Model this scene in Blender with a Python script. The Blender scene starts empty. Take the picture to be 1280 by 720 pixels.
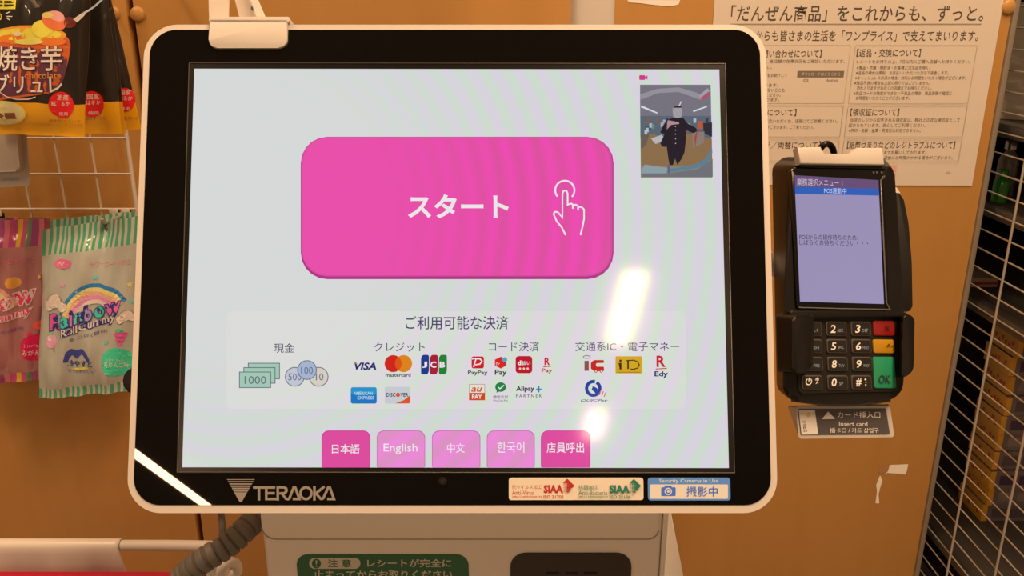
import bpy, bmesh, math, random
from mathutils import Vector, Matrix
random.seed(7)
S = bpy.context.scene
COL = S.collection

# ---------------------------------------------------------------- camera
F_PX = 1050.0                      # focal length in pixels of a 1280 px wide picture
PITCH = math.atan(0.325)           # looking down
CAM = Vector((0, 0, 1.5))
cd = bpy.data.cameras.new('camera'); cd.sensor_width = 36.0; cd.lens = F_PX / 1280 * 36
cd.clip_start = 0.01; cd.clip_end = 60
co = bpy.data.objects.new('camera', cd); COL.objects.link(co)
co.location = CAM; co.rotation_euler = (math.pi / 2 - PITCH, 0, 0)
S.camera = co

# ---------------------------------------------------------------- light, exposure
S.view_settings.view_transform = 'Standard'; S.view_settings.look = 'None'
S.view_settings.gamma = 1.0; S.view_settings.use_curve_mapping = False
S.view_settings.exposure = 0.0
WARM = (1.0, 0.63, 0.36)           # warm white of the shop's ceiling tubes
w = bpy.data.worlds.new('world'); S.world = w; w.use_nodes = True
w.node_tree.nodes['Background'].inputs[0].default_value = (1.0, 0.66, 0.40, 1)
w.node_tree.nodes['Background'].inputs[1].default_value = 0.15

def tube_light(x, y0, y1, z=2.60, width=0.088, radiance=60.0):
    L = abs(y1 - y0)
    d = bpy.data.lights.new('ceiling_tube_or_added_light', 'AREA'); d.shape = 'RECTANGLE'
    d.size = width; d.size_y = L; d.color = WARM
    d.energy = radiance * math.pi * width * L
    o = bpy.data.objects.new('ceiling_tube_or_added_light', d); COL.objects.link(o)
    o.location = (x, (y0 + y1) / 2, z)
    return o
for x, rad in ((-0.95, 62.0), (0.46, 104.0)):  # overhead pair added for a stronger falloff of light down the wall
    tube_light(x, 0.62, -0.40, radiance=rad)
for x in (-2.27, 0.45, 3.17):
    tube_light(x, -1.80, -2.42)
    tube_light(x, -3.30, -3.75)
    if x < 0: tube_light(x, -3.80, -6.2)

# ---------------------------------------------------------------- helpers
def lin(c):
    c = c / 255.0
    return c / 12.92 if c <= 0.04045 else ((c + 0.055) / 1.055) ** 2.4
def L3(r, g, b): return (lin(r), lin(g), lin(b))
def lit(r, g, b, k=0.75):
    """surface colour of a thing that looks (r,g,b) under the warm lamps"""
    c = L3(r, g, b)
    return tuple(min(0.92, max(0.012, c[i] / (k * WARM[i]))) for i in range(3))

MATS = {}
def mat(name, color, rough=0.5, metal=0.0, emit=None, strength=1.0, trans=0.0, alpha=1.0, coat=0.0, spec=0.5, sub=0.0):
    key = (name, color, rough, metal, emit, strength, trans, alpha, coat, spec)
    if key in MATS: return MATS[key]
    m = bpy.data.materials.new(name); m.use_nodes = True
    b = m.node_tree.nodes['Principled BSDF']
    b.inputs['Base Color'].default_value = (*color, 1)
    b.inputs['Roughness'].default_value = rough
    b.inputs['Metallic'].default_value = metal
    b.inputs['Specular IOR Level'].default_value = spec
    b.inputs['Transmission Weight'].default_value = trans
    b.inputs['Alpha'].default_value = alpha
    b.inputs['Coat Weight'].default_value = coat
    if emit is not None:
        b.inputs['Emission Color'].default_value = (*emit, 1)
        b.inputs['Emission Strength'].default_value = strength
    MATS[key] = m
    return m
class NT:
    """tiny node-tree helper"""
    def __init__(s, m): s.m = m; s.t = m.node_tree; s.b = s.t.nodes['Principled BSDF']
    def n(s, typ, **kw):
        x = s.t.nodes.new(typ)
        for k, v in kw.items(): setattr(x, k, v)
        return x
    def l(s, a, b): s.t.links.new(a, b)
    def math(s, op, a, b=None, c=None):
        x = s.n('ShaderNodeMath', operation=op)
        for i, v in enumerate((a, b, c)):
            if v is None: continue
            if isinstance(v, (int, float)): x.inputs[i].default_value = v
            else: s.l(v, x.inputs[i])
        return x.outputs[0]
    def mix(s, f, a, b, mode='MIX'):
        x = s.n('ShaderNodeMix', data_type='RGBA', blend_type=mode)
        if isinstance(f, (int, float)): x.inputs[0].default_value = f
        else: s.l(f, x.inputs[0])
        for i, v in ((6, a), (7, b)):
            if isinstance(v, tuple): x.inputs[i].default_value = (*v, 1)
            else: s.l(v, x.inputs[i])
        return x.outputs[2]

def tag(o, label=None, cat=None, group=None, kind=None):
    if label: o['label'] = label
    if cat: o['category'] = cat
    if group: o['group'] = group
    if kind: o['kind'] = kind
    return o

def link_mesh(name, me, mats, parent=None, smooth=None):
    if not isinstance(mats, (list, tuple)): mats = [mats]
    if not len(me.materials):
        for m in mats: me.materials.append(m)
    if smooth is not None:
        me.polygons.foreach_set('use_smooth', [True] * len(me.polygons))
        me.set_sharp_from_angle(angle=math.radians(smooth))
    o = bpy.data.objects.new(name, me); COL.objects.link(o)
    if parent is not None: o.parent = parent
    return o
def pydata(name, v, f, mats, parent=None, smooth=None):
    me = bpy.data.meshes.new(name); me.from_pydata([tuple(x) for x in v], [], f); me.update()
    return link_mesh(name, me, mats, parent, smooth)

class Fr:
    """a plane in the place: origin O, axes U (along), V (up), N (out of the plane)"""
    def __init__(s, O, tilt=0.0, yaw=0.0, roll=0.0):
        t, y, r = map(math.radians, (tilt, yaw, roll))
        U = Vector((1, 0, 0)); V = Vector((0, math.sin(t), math.cos(t))); N = Vector((0, -math.cos(t), math.sin(t)))
        U2 = U * math.cos(r) + V * math.sin(r); V2 = -U * math.sin(r) + V * math.cos(r)
        R = Matrix.Rotation(y, 3, 'Z')
        s.O = Vector(O); s.U = R @ U2; s.V = R @ V2; s.N = R @ N
    def mat(s):
        return Matrix(((s.U.x, s.V.x, s.N.x, s.O.x), (s.U.y, s.V.y, s.N.y, s.O.y), (s.U.z, s.V.z, s.N.z, s.O.z), (0, 0, 0, 1)))
    def root(s, name):
        e = bpy.data.objects.new(name, None); COL.objects.link(e); e.empty_display_size = 0.02
        e.matrix_world = s.mat(); return e
    def uv(s, px, py, n=0.0):
        d = ray(px, py); P0 = s.O + s.N * n
        P = CAM + d * ((P0 - CAM).dot(s.N) / d.dot(s.N)) - s.O
        return (P.dot(s.U), P.dot(s.V))
    def pts(s, L, n=0.0): return [s.uv(x, y, n) for x, y in L]
FWD = Vector((0, math.cos(PITCH), -math.sin(PITCH))); UP = Vector((0, math.sin(PITCH), math.cos(PITCH))); RT = Vector((1, 0, 0))
def ray(px, py): return FWD + RT * ((px - 640) / F_PX) + UP * ((360 - py) / F_PX)
def hy(px, py, Y): d = ray(px, py); return CAM + d * (Y / d.y)
def hx(px, py, X): d = ray(px, py); return CAM + d * (X / d.x)
def root_at(name, loc):
    e = bpy.data.objects.new(name, None); COL.objects.link(e); e.empty_display_size = 0.02; e.location = loc; return e

def area2(p): return sum(p[i][0] * p[(i + 1) % len(p)][1] - p[(i + 1) % len(p)][0] * p[i][1] for i in range(len(p)))
def ccw(p): return list(p) if area2(p) > 0 else list(reversed(p))
def rrect(x0, y0, x1, y1, r, seg=6):
    if x0 > x1: x0, x1 = x1, x0
    if y0 > y1: y0, y1 = y1, y0
    r = min(r, (x1 - x0) / 2 - 1e-6, (y1 - y0) / 2 - 1e-6); P = []
    for cx, cy, a in ((x1 - r, y1 - r, 0), (x0 + r, y1 - r, 90), (x0 + r, y0 + r, 180), (x1 - r, y0 + r, 270)):
        for k in range(seg + 1):
            t = math.radians(a + 90 * k / seg); P.append((cx + r * math.cos(t), cy + r * math.sin(t)))
    return P
def round_poly(pts, r, seg=4):
    """round the corners of a polygon (same units as pts)"""
    out = []; n = len(pts)
    for i in range(n):
        p = Vector(pts[i]); a = Vector(pts[i - 1]) - p; b = Vector(pts[(i + 1) % n]) - p
        ri = min(r, a.length * 0.45, b.length * 0.45); a = p + a.normalized() * ri; b = p + b.normalized() * ri
        for k in range(seg + 1):
            t = k / seg; q = a * (1 - t) ** 2 + p * 2 * t * (1 - t) + b * t * t; out.append((q.x, q.y))
    return out
def slab(name, pts, n0, n1, mats, parent=None, bevel=0.0, seg=3, back=None, smooth=40, bevel_back=False):
    """solid from outline pts at depth n1 (front) down to n0; back = another outline with as many points"""
    flip = area2(pts) < 0
    if flip:
        pts = list(reversed(pts)); back = list(reversed(back)) if back else None
    back = back or pts
    bm = bmesh.new(); n = len(pts)
    t = [bm.verts.new((x, y, n1)) for x, y in pts]; b = [bm.verts.new((x, y, n0)) for x, y in back]
    ft = bm.faces.new(t); fb = bm.faces.new(list(reversed(b)))
    for i in range(n): bm.faces.new((b[i], b[(i + 1) % n], t[(i + 1) % n], t[i]))
    if bevel:
        ed = list(ft.edges) + (list(fb.edges) if bevel_back else [])
        bmesh.ops.bevel(bm, geom=ed, offset=bevel, segments=seg, profile=0.5, affect='EDGES', clamp_overlap=True)
    me = bpy.data.meshes.new(name); bm.to_mesh(me); bm.free()
    return link_mesh(name, me, mats, parent, smooth)
def box(name, x0, x1, y0, y1, z0, z1, mats, parent=None, bevel=0.0, seg=2):
    bm = bmesh.new(); bmesh.ops.create_cube(bm, size=1)
    for v in bm.verts: v.co = ((x0 + x1) / 2 + v.co.x * (x1 - x0), (y0 + y1) / 2 + v.co.y * (y1 - y0), (z0 + z1) / 2 + v.co.z * (z1 - z0))
    if bevel: bmesh.ops.bevel(bm, geom=list(bm.edges), offset=bevel, segments=seg, profile=0.5, affect='EDGES')
    me = bpy.data.meshes.new(name); bm.to_mesh(me); bm.free()
    return link_mesh(name, me, mats, parent, 40)
def catmull(P, k=8):
    P = [Vector(p) for p in P]; Q = [P[0] * 2 - P[1]] + P + [P[-1] * 2 - P[-2]]; out = []
    for i in range(1, len(Q) - 2):
        for j in range(k):
            t = j / k; a, b, c, d = Q[i - 1:i + 3]
            out.append(0.5 * ((2 * b) + (c - a) * t + (2 * a - 5 * b + 4 * c - d) * t * t + (3 * b - a - 3 * c + d) * t ** 3))
    return out + [P[-1]]
def tube(name, path, rad, mats, parent=None, sides=10, smooth=60):
    path = [Vector(p) for p in path]; n = len(path); V = []; Fc = []
    ref = Vector((0.13, 0.31, 0.94))
    for i, p in enumerate(path):
        t = (path[min(i + 1, n - 1)] - path[max(i - 1, 0)]).normalized()
        a = t.cross(ref)
        if a.length < 0.05: a = t.cross(Vector((1, 0, 0)))
        a.normalize(); b = t.cross(a)
        r = rad(i) if callable(rad) else rad
        for k in range(sides):
            w_ = 2 * math.pi * k / sides; V.append(p + a * (r * math.cos(w_)) + b * (r * math.sin(w_)))
    for i in range(n - 1):
        for k in range(sides):
            k2 = (k + 1) % sides; Fc.append((i * sides + k, i * sides + k2, (i + 1) * sides + k2, (i + 1) * sides + k))
    Fc.append(tuple(reversed(range(sides)))); Fc.append(tuple(range((n - 1) * sides, n * sides)))
    return pydata(name, V, Fc, mats, parent, smooth)

_TX = {}
def text_geo(s, bold=0.0, shear=0.0):
    key = (s, bold, shear)
    if key not in _TX:
        c = bpy.data.curves.new('t', 'FONT'); c.body = s; c.resolution_u = 2; c.offset = bold; c.shear = shear
        o = bpy.data.objects.new('t', c); COL.objects.link(o)
        dg = bpy.context.evaluated_depsgraph_get(); e = o.evaluated_get(dg); me = e.to_mesh()
        v = [(p.co.x, p.co.y) for p in me.vertices]; f = [tuple(p.vertices) for p in me.polygons]
        e.to_mesh_clear(); bpy.data.objects.remove(o); bpy.data.curves.remove(c)
        xs = [p[0] for p in v] or [0, 1]; ys = [p[1] for p in v] or [0, 1]
        x0, y0 = min(xs), min(ys); sx = max(max(xs) - x0, 1e-6); sy = max(max(ys) - y0, 1e-6)
        _TX[key] = ([((x - x0) / sx, (y - y0) / sy) for x, y in v], f)
    return _TX[key]

class Print:
    """flat print collected in picture order on one surface, each ink its own material slot"""
    def __init__(s, fr, base=0.0002, step=0.00006, ink=None, hfun=None, ref=None):
        s.ref = base if ref is None else ref
        s.fr = fr; s.V = []; s.F = []; s.M = []; s.mats = []; s.base = base; s.step = step; s.k = 0
        s.ink = ink or (lambda c: mat('ink', lit(*c), 0.6)); s.hfun = hfun
    def _slot(s, c):
        m = c if isinstance(c, bpy.types.Material) else s.ink(c)
        if m not in s.mats: s.mats.append(m)
        return s.mats.index(m)
    def raw(s, uv, faces, c):
        n = s.base + s.step * s.k; s.k += 1; o = len(s.V); sl = s._slot(c)
        s.V += [(u, v, n) for u, v in uv]
        for f in faces:
            p = [uv[i] for i in f]
            s.F.append(tuple(o + i for i in (f if area2(p) > 0 else reversed(f)))); s.M.append(sl)
        return s
    def poly(s, px, c):
        uv = [s.fr.uv(x, y, s.ref) for x, y in px]
        return s.raw(uv, [tuple(range(len(uv)))], c)
    def rr(s, x0, y0, x1, y1, r, c): return s.poly(rrect(x0, y0, x1, y1, r, 5), c)
    def ell(s, cx, cy, rx, ry, c, n=28, rot=0):
        return s.poly([(cx + rx * math.cos(t) * math.cos(rot) - ry * math.sin(t) * math.sin(rot), cy + rx * math.cos(t) * math.sin(rot) + ry * math.sin(t) * math.cos(rot)) for t in [2 * math.pi * i / n for i in range(n)]], c)
    def ring(s, cx, cy, rx, ry, wd, c, a0=0, a1=360, n=32):
        return s.stroke([(cx + rx * math.cos(math.radians(a0 + (a1 - a0) * i / n)), cy + ry * math.sin(math.radians(a0 + (a1 - a0) * i / n))) for i in range(n + 1)], wd, c)
    def stroke(s, px, wd, c):
        P = [Vector(p) for p in px]; A = []; B = []; n = len(P)
        for i in range(n):
            d1 = (P[i] - P[i - 1]).normalized() if i else None; d2 = (P[i + 1] - P[i]).normalized() if i < n - 1 else None
            d1 = d1 or d2; d2 = d2 or d1
            m = Vector((-(d1 + d2).y, (d1 + d2).x))
            m = m.normalized() if m.length > 1e-4 else Vector((-d1.y, d1.x))
            k = wd / 2 / max(0.45, m.dot(Vector((-d1.y, d1.x))))
            A.append(P[i] + m * k); B.append(P[i] - m * k)
        uv = [s.fr.uv(q.x, q.y, s.ref) for q in A + B]
        return s.raw(uv, [(i, i + 1, n + i + 1, n + i) for i in range(n - 1)], c)
    def text(s, t, x0, y0, x1, y1, c, bold=0.0, shear=0.0, dy=0.0):
        """fit text into the picture box x0,y0 (top) .. x1,y1 (bottom); dy lifts the far end (slanted line)"""
        g, f = text_geo(t, bold, shear)
        bl = Vector(s.fr.uv(x0, y1, s.ref)); br = Vector(s.fr.uv(x1, y1 - dy, s.ref)); tl = Vector(s.fr.uv(x0, y0, s.ref))
        if s.fr_upright: tl.x = bl.x
        uv = [tuple(bl + (br - bl) * a + (tl - bl) * b) for a, b in g]
        return s.raw(uv, f, c)
    fr_upright = False
    def build(s, name, parent, kind=None):
        me = bpy.data.meshes.new(name); me.from_pydata(s.V, [], s.F)
        for m in s.mats: me.materials.append(m)
        me.polygons.foreach_set('material_index', s.M); me.update()
        if s.hfun:
            bm = bmesh.new(); bm.from_mesh(me)
            bmesh.ops.triangulate(bm, faces=bm.faces[:])
            for _ in range(3):
                ed = [e for e in bm.edges if e.calc_length() > 0.006]
                if not ed: break
                bmesh.ops.subdivide_edges(bm, edges=ed, cuts=1)
                bmesh.ops.triangulate(bm, faces=[f for f in bm.faces if len(f.verts) > 3])
            for v in bm.verts: v.co.z += s.hfun(v.co.x, v.co.y)
            bm.to_mesh(me); bm.free()
        o = bpy.data.objects.new(name, me); COL.objects.link(o); o.parent = parent
        return o

# ---------------------------------------------------------------- materials
def wood_material():
    m = mat('wood_veneer', (0.5, 0.3, 0.1), 0.42); t = NT(m)
    tc = t.n('ShaderNodeTexCoord'); mp = t.n('ShaderNodeMapping'); t.l(tc.outputs['Object'], mp.inputs[0])
    mp.inputs['Scale'].default_value = (60, 60, 2.2)
    n1 = t.n('ShaderNodeTexNoise'); t.l(mp.outputs[0], n1.inputs[0]); n1.inputs['Scale'].default_value = 1.0; n1.inputs['Detail'].default_value = 5
    mp2 = t.n('ShaderNodeMapping'); t.l(tc.outputs['Object'], mp2.inputs[0]); mp2.inputs['Scale'].default_value = (9, 9, 1.2)
    n2 = t.n('ShaderNodeTexNoise'); t.l(mp2.outputs[0], n2.inputs[0]); n2.inputs['Scale'].default_value = 1.0
    c = t.mix(n1.outputs[0], (0.50, 0.272, 0.076), (0.60, 0.345, 0.112))
    c = t.mix(n2.outputs[0], c, (0.50, 0.258, 0.068)); t.l(c, t.b.inputs['Base Color'])
    return m
WOOD = wood_material()
WHITE_PLASTIC = mat('white_plastic', (0.68, 0.655, 0.62), 0.42)
WHITE_PLASTIC2 = mat('white_plastic_shell', (0.90, 0.87, 0.83), 0.42)
CREAM = mat('cream_plastic', (0.66, 0.635, 0.60), 0.5)
BLACK_GLASS = mat('black_glass', (0.003, 0.003, 0.003), 0.012, spec=0.5)
BLACK_PLASTIC = mat('black_plastic', (0.009, 0.008, 0.007), 0.36, spec=0.3)
BLACK_SATIN = mat('black_satin', (0.014, 0.013, 0.012), 0.5, spec=0.3)
GLOSS_BLACK = mat('gloss_black', (0.008, 0.008, 0.008), 0.15)
CHROME = mat('chrome_wire', (0.52, 0.50, 0.47), 0.4, metal=0.35)
DULL_METAL = mat('dull_metal', (0.20, 0.19, 0.18), 0.45, metal=0.5)
WHITE_WIRE = mat('white_coated_wire', (0.72, 0.68, 0.64), 0.4)
DARK_METAL = mat('dark_shelf_metal', (0.07, 0.065, 0.06), 0.5)
GREY_RUBBER = mat('grey_hose_plastic', (0.17, 0.16, 0.145), 0.55)

# ================================================================ the setting
def structure(o, label=None): o['kind'] = 'structure'; return o
WY = 0.90                                           # face of the wooden wall
wall = structure(box('wall_back', -0.95, 0.509, WY + 0.019, WY + 0.03, 0.0, 2.75, mat('dark_gap', (0.05, 0.03, 0.02), 0.9)))
SEAM = -0.3885
pm = box('wood_panel', SEAM + 0.0035, 0.509, WY, WY + 0.018, 0.0, 2.75, WOOD, wall, 0.0008)
pl = box('wood_panel', -0.95, SEAM - 0.0035, WY, WY + 0.018, 0.0, 2.75, WOOD, wall, 0.0008)
box('metal_edge_strip', 0.5092, 0.5145, WY - 0.003, WY + 0.03, 0.0, 2.75, mat('edge_strip', (0.30, 0.27, 0.23), 0.5, metal=0.3), wall, 0.0006)
def screw_cap(px, py, r=0.0078):
    p = hy(px, py, WY - 0.002); V = []; Fc = []
    for k in range(4):
        a = k / 3 * math.pi / 2; rr_ = r * math.cos(a) ** 0.5 if k < 3 else 0.0005; yy = -0.0035 * math.sin(a)
        for j in range(18): V.append((p.x + rr_ * math.cos(j * math.pi / 9), WY + yy, p.z + rr_ * math.sin(j * math.pi / 9)))
    for k in range(3):
        for j in range(18): Fc.append((k * 18 + j, k * 18 + (j + 1) % 18, (k + 1) * 18 + (j + 1) % 18, (k + 1) * 18 + j))
    Fc.append(tuple(range(54, 72)))
    pydata('screw_cap', V, Fc, WOOD, wall, 60)
screw_cap(140, 17); screw_cap(171, 18); screw_cap(1262, 9)
WF = Fr((0, WY, 1.2))
def scar(name, px, col, parent):
    q = [hy(x, y, WY) for x, y in px]
    pydata(name, [(p.x, WY - 0.0004, p.z) for p in q], [tuple(range(len(q)))], mat('torn_paper', lit(*col, 0.62), 0.8), parent)
scar('tape_residue', [(1112, 581), (1135, 580), (1134, 586), (1132, 593), (1122, 592), (1109, 591), (1105, 593), (1110, 588)], (205, 165, 120), wall)
scar('tape_residue', [(1099, 583), (1112, 581), (1109, 590), (1100, 592), (1097, 589)], (140, 85, 40), wall)
scar('tape_residue', [(1100, 594), (1103, 600), (1100, 610), (1098, 618), (1099, 629), (1094, 629), (1096, 615), (1095, 606), (1098, 598)], (205, 165, 120), wall)
scar('tape_residue', [(784, 0), (850, 0), (848, 6), (836, 8), (815, 6), (800, 4), (786, 3)], (215, 175, 130), wall)
structure(box('floor', -6, 6, -8, 2.2, -0.05, 0.0, mat('floor_tile', (0.40, 0.34, 0.27), 0.35)))
structure(box('ceiling', -6, 6, -8, 2.2, 2.75, 2.80, mat('ceiling_board', (0.55, 0.53, 0.50), 0.8)))

# ================================================================ touchscreen monitor
MF = Fr((-0.0317, 0.45813, 1.36523), 22.85)
mon = MF.root('touchscreen_monitor')
tag(mon, 'large white-rimmed touchscreen monitor with a wide glossy black bezel and pink start button', 'monitor')
X0, X1, Y0, Y1 = -0.1818, 0.1790, -0.1386, 0.1402
slab('housing', rrect(X0, Y0, X1, Y1, 0.019, 10), -0.036, 0.0006, WHITE_PLASTIC, mon, 0.0030, 4, bevel_back=True)
GX0, GX1, GY0, GY1 = X0 + 0.0036, X1 - 0.0036, Y0 + 0.0044, Y1 - 0.0032
glass = slab('front_glass', rrect(GX0, GY0, GX1, GY1, 0.0150, 10), -0.001, 0.0010, BLACK_GLASS, mon, 0.0003, 1)
def moire(m, base, amp):
    """faint colour fringes that the picture shows on the liquid crystal panel"""
    t = NT(m); tc = t.n('ShaderNodeTexCoord'); sp = t.n('ShaderNodeSeparateXYZ'); t.l(tc.outputs['Object'], sp.inputs[0])
    cx, cy = MF.uv(300, 270)
    dx = t.math('SUBTRACT', sp.outputs[0], cx); dy = t.math('SUBTRACT', sp.outputs[1], cy)
    r = t.math('SQRT', t.math('ADD', t.math('MULTIPLY', dx, dx), t.math('MULTIPLY', dy, dy)))
    s_ = t.math('SINE', t.math('MULTIPLY', r, 2 * math.pi / 0.0118))
    f = t.math('MULTIPLY_ADD', s_, 0.5, 0.5)
    mr = t.n('ShaderNodeMapRange'); mr.interpolation_type = 'SMOOTHSTEP'; t.l(r, mr.inputs[0])
    mr.inputs[1].default_value = 0.07; mr.inputs[2].default_value = 0.17; mr.inputs[3].default_value = 0.0; mr.inputs[4].default_value = amp
    a = t.mix(f, (0.88, 1.03, 0.86), (1.04, 0.90, 1.10))
    c = t.mix(mr.outputs[0], (1, 1, 1), a)
    e = t.mix(1.0, base, c, 'MULTIPLY'); t.l(e, t.b.inputs['Emission Color'])
    return m
def lcd(c, k=0.82):
    e = L3(*c); return mat('screen_light', (0.004, 0.004, 0.004), 0.07, emit=tuple(x * k for x in e), strength=1.0, spec=0.35)
BGM = mat('screen_background', (0.006, 0.006, 0.006), 0.07, emit=(0.8, 0.8, 0.8), strength=1.0, spec=0.35)
moire(BGM, (0.655, 0.685, 0.675), 0.75)
PNL = mat('screen_panel', (0.006, 0.006, 0.0061), 0.07, emit=(0.8, 0.8, 0.8), strength=1.0, spec=0.353); moire(PNL, (0.70, 0.71, 0.69), 0.75)
BTN = mat('screen_button', (0.005, 0.004, 0.005), 0.07, emit=(0.8, 0.1, 0.4), strength=1.0, spec=0.351); moire(BTN, (0.80, 0.075, 0.40), 0.9)
TABL = mat('screen_tab', (0.005, 0.004, 0.0051), 0.07, emit=(0.8, 0.1, 0.4), strength=1.0, spec=0.352); moire(TABL, (0.80, 0.27, 0.62), 0.9)
# inner dark frame round the panel
fo = MF.pts([(236, 78), (907, 79), (919, 592), (221, 591)], 0.001); fi = MF.pts([(243, 86), (899, 87), (911, 585), (228, 584)], 0.0013)
pydata('panel_frame', [(*p, 0.0013) for p in fo] + [(*p, 0.0013) for p in fi], [(i, (i + 1) % 4, 4 + (i + 1) % 4, 4 + i) for i in range(4)][::1], mat('panel_frame', (0.007, 0.007, 0.0075), 0.25), mon)
tube('panel_edge_line', [(*p, 0.0014) for p in MF.pts([(237, 79), (906, 80), (918, 591), (222, 590), (237, 79)], 0.001)], 0.00035, mat('panel_edge', (0.06, 0.056, 0.05), 0.35), mon, 6)
disp = pydata('display', [(*p, 0.0015) for p in fi], [(3, 2, 1, 0)], BGM, mon)
B = 0.0016
def scr(): return Print(MF, B, 0.00003, ink=lcd)
W_ = (255, 250, 252); NAVY = (70, 66, 110)
p = scr(); p.k = 2; p.rr(283, 389, 857, 511, 6, PNL); p.build('payment_panel', disp)
p = scr(); p.k = 4
p.rr(376, 171, 767, 349, 33, lcd((196, 52, 150))); p.rr(377, 171, 765.5, 345.5, 32, lcd((226, 84, 172))); p.rr(378, 172.5, 763, 344, 31, BTN)
sb = p.build('start_button', disp)
p = scr(); p.k = 10; p.text('スタート', 510, 243, 636, 273, W_, 0.028); p.build('start_lettering', disp)
p = scr(); p.k = 10
p.ring(706, 238, 12, 12, 2.2, W_, 140, 402)
HAND = [(707, 294), (702, 284), (696, 277), (692, 268), (693, 265), (697, 265), (703, 272), (703, 242), (704.5, 238.5), (708, 238.5), (709.5, 242), (709.5, 256), (714, 254.5), (716, 256), (716, 261), (716, 256.5), (720, 256), (722.5, 258), (722.5, 263), (722.5, 259), (727, 259), (730, 262), (730, 274), (728, 284), (725.5, 294)]
p.stroke(HAND, 2.0, W_); p.build('touch_hand_icon', disp)
def label_on_screen(t, x0, y0, x1, y1, c=NAVY, b=0.0, name='caption'):
    p = scr(); p.k = 6; p.text(t, x0, y0, x1, y1, c, b); return p.build(name, disp)
label_on_screen('ご利用可能な決済', 507, 395, 636, 412, NAVY, 0.006)
label_on_screen('現金', 342.5, 429, 368, 441); label_on_screen('クレジット', 468, 428, 531, 439.5)
label_on_screen('コード決済', 611, 427, 674, 439.5); label_on_screen('交通系IC・電子マネー', 719, 427, 849, 439)
# cash drawing
LINE = (100, 118, 132)
p = scr(); p.k = 6
for dx, dy in ((11, -11), (5.5, -5.5), (0, 0)):
    p.poly([(299 + dx, 464.5 + dy), (339 + dx, 464.5 + dy), (339 + dx, 485 + dy), (299 + dx, 485 + dy)], LINE)
    p.poly([(300 + dx, 465.5 + dy), (338 + dx, 465.5 + dy), (338 + dx, 484 + dy), (300 + dx, 484 + dy)], (176, 216, 196))
p.text('1000', 306, 470, 333, 480, (105, 128, 135), 0.005); p.build('banknote_drawing', disp)
p = scr(); p.k = 6
for cx, cy, c, t, x0, x1, y in ((368.5, 471, (208, 214, 228), '500', 360.5, 377, 471), (398.5, 471, (232, 222, 208), '10', 395, 404.5, 471), (384, 462.5, (176, 196, 226), '100', 376.5, 391.5, 463)):
    p.ell(cx, cy, 12.3, 12.3, (120, 122, 145)); p.ell(cx, cy, 11.2, 11.2, c); p.text(t, x0, y - 4.5, x1, y + 4.5, (112, 122, 155), 0.004)
p.build('coin_drawing', disp)
# payment marks
def mark(fn):
    p = scr(); p.k = 6; fn(p); p.build('payment_logo', disp)
def m1(p):
    p.text('VISA', 443, 453, 470.5, 462.5, (32, 40, 120), 0.035, 0.22); p.poly([(440.5, 452), (445, 452), (447, 456)], (200, 150, 60))
def m2(p):
    p.ell(491.5, 454.5, 10.7, 10.7, (225, 38, 30)); p.ell(504.5, 454.5, 10.7, 10.7, (240, 142, 28))
    q = []
    for i in range(9): t = math.radians(-52 + 104 * i / 8); q.append((491.5 + 10.7 * math.cos(t), 454.5 + 10.7 * math.sin(t)))
    for i in range(9): t = math.radians(128 + 104 * i / 8); q.append((504.5 + 10.7 * math.cos(t), 454.5 + 10.7 * math.sin(t)))
    p.poly(q, (236, 92, 26)); p.text('mastercard', 482, 466.5, 513.5, 471, (50, 46, 60), 0.02)
def m3(p):
    for i, c in enumerate(((20, 62, 150), (180, 30, 62), (30, 140, 55))):
        x = 526.3 + i * 11.2; p.poly(round_poly([(x + 2, 443.5), (x + 10, 443.5), (x + 10, 464), (x + 8, 468), (x, 468), (x, 447)], 2.5), c)
    p.text('J', 527.5, 452, 534, 459.8, W_, 0.03); p.text('C', 538, 451.8, 545.5, 459.8, W_, 0.03); p.text('B', 549.5, 452, 556.5, 459.6, W_, 0.03)
def m4(p):
    p.rr(438.5, 484, 471, 504.5, 2.5, (22, 128, 210)); p.rr(438.5, 484, 471, 493, 2.5, (38, 160, 220))
    p.text('AMERICAN', 442, 489.5, 466, 493.8, (190, 230, 245), 0.02); p.text('EXPRESS', 447, 495, 468, 499.3, (190, 230, 245), 0.02)
def m5(p):
    p.rr(481, 483.5, 513, 504.5, 2, (214, 220, 228)); p.poly([(494, 504.3), (505, 500), (512.8, 494), (512.8, 503), (511, 504.3)], (236, 92, 44))
    p.text('DISC', 483, 491, 494.5, 496, (40, 40, 52), 0.02); p.ell(497.5, 493.5, 2.7, 2.7, (232, 92, 40)); p.text('VER', 500.5, 491, 510.5, 496, (40, 40, 52), 0.02)
def m6(p):
    p.rr(589.5, 445.5, 605, 460.5, 2.5, (225, 28, 52)); p.stroke([(592, 459), (595, 448.5), (600, 448.5), (602.5, 451.5), (600, 455), (594, 456)], 1.5, W_); p.stroke([(590, 449), (595, 447.5)], 1.2, W_)
    p.text('PayPay', 585, 463, 609.5, 469.5, (70, 66, 74), 0.02)
def m7(p):
    p.poly([(618.5, 449.5), (626, 445.8), (633, 449.5), (633, 457), (626, 460.7), (618.5, 457)], (230, 42, 40)); p.ell(631, 449.5, 3, 3, (80, 180, 216))
    p.stroke([(620.5, 457), (620.5, 453.5), (622.5, 453.5), (622.5, 456), (624.5, 454)], 0.9, (250, 190, 190)); p.text('Pay', 618.5, 462, 633.5, 470.5, (70, 62, 72), 0.025)
def m8(p):
    p.rr(644.5, 445, 665.3, 466.5, 4, (205, 22, 48)); p.text('d', 647, 450.5, 651.5, 456.5, W_, 0.04); p.text('払い', 652.5, 451, 663, 456.5, W_, 0.015)
    for x in (650, 654.8, 659.6): p.ell(x, 460.8, 1.4, 1.4, (255, 225, 200), 14)
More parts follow.
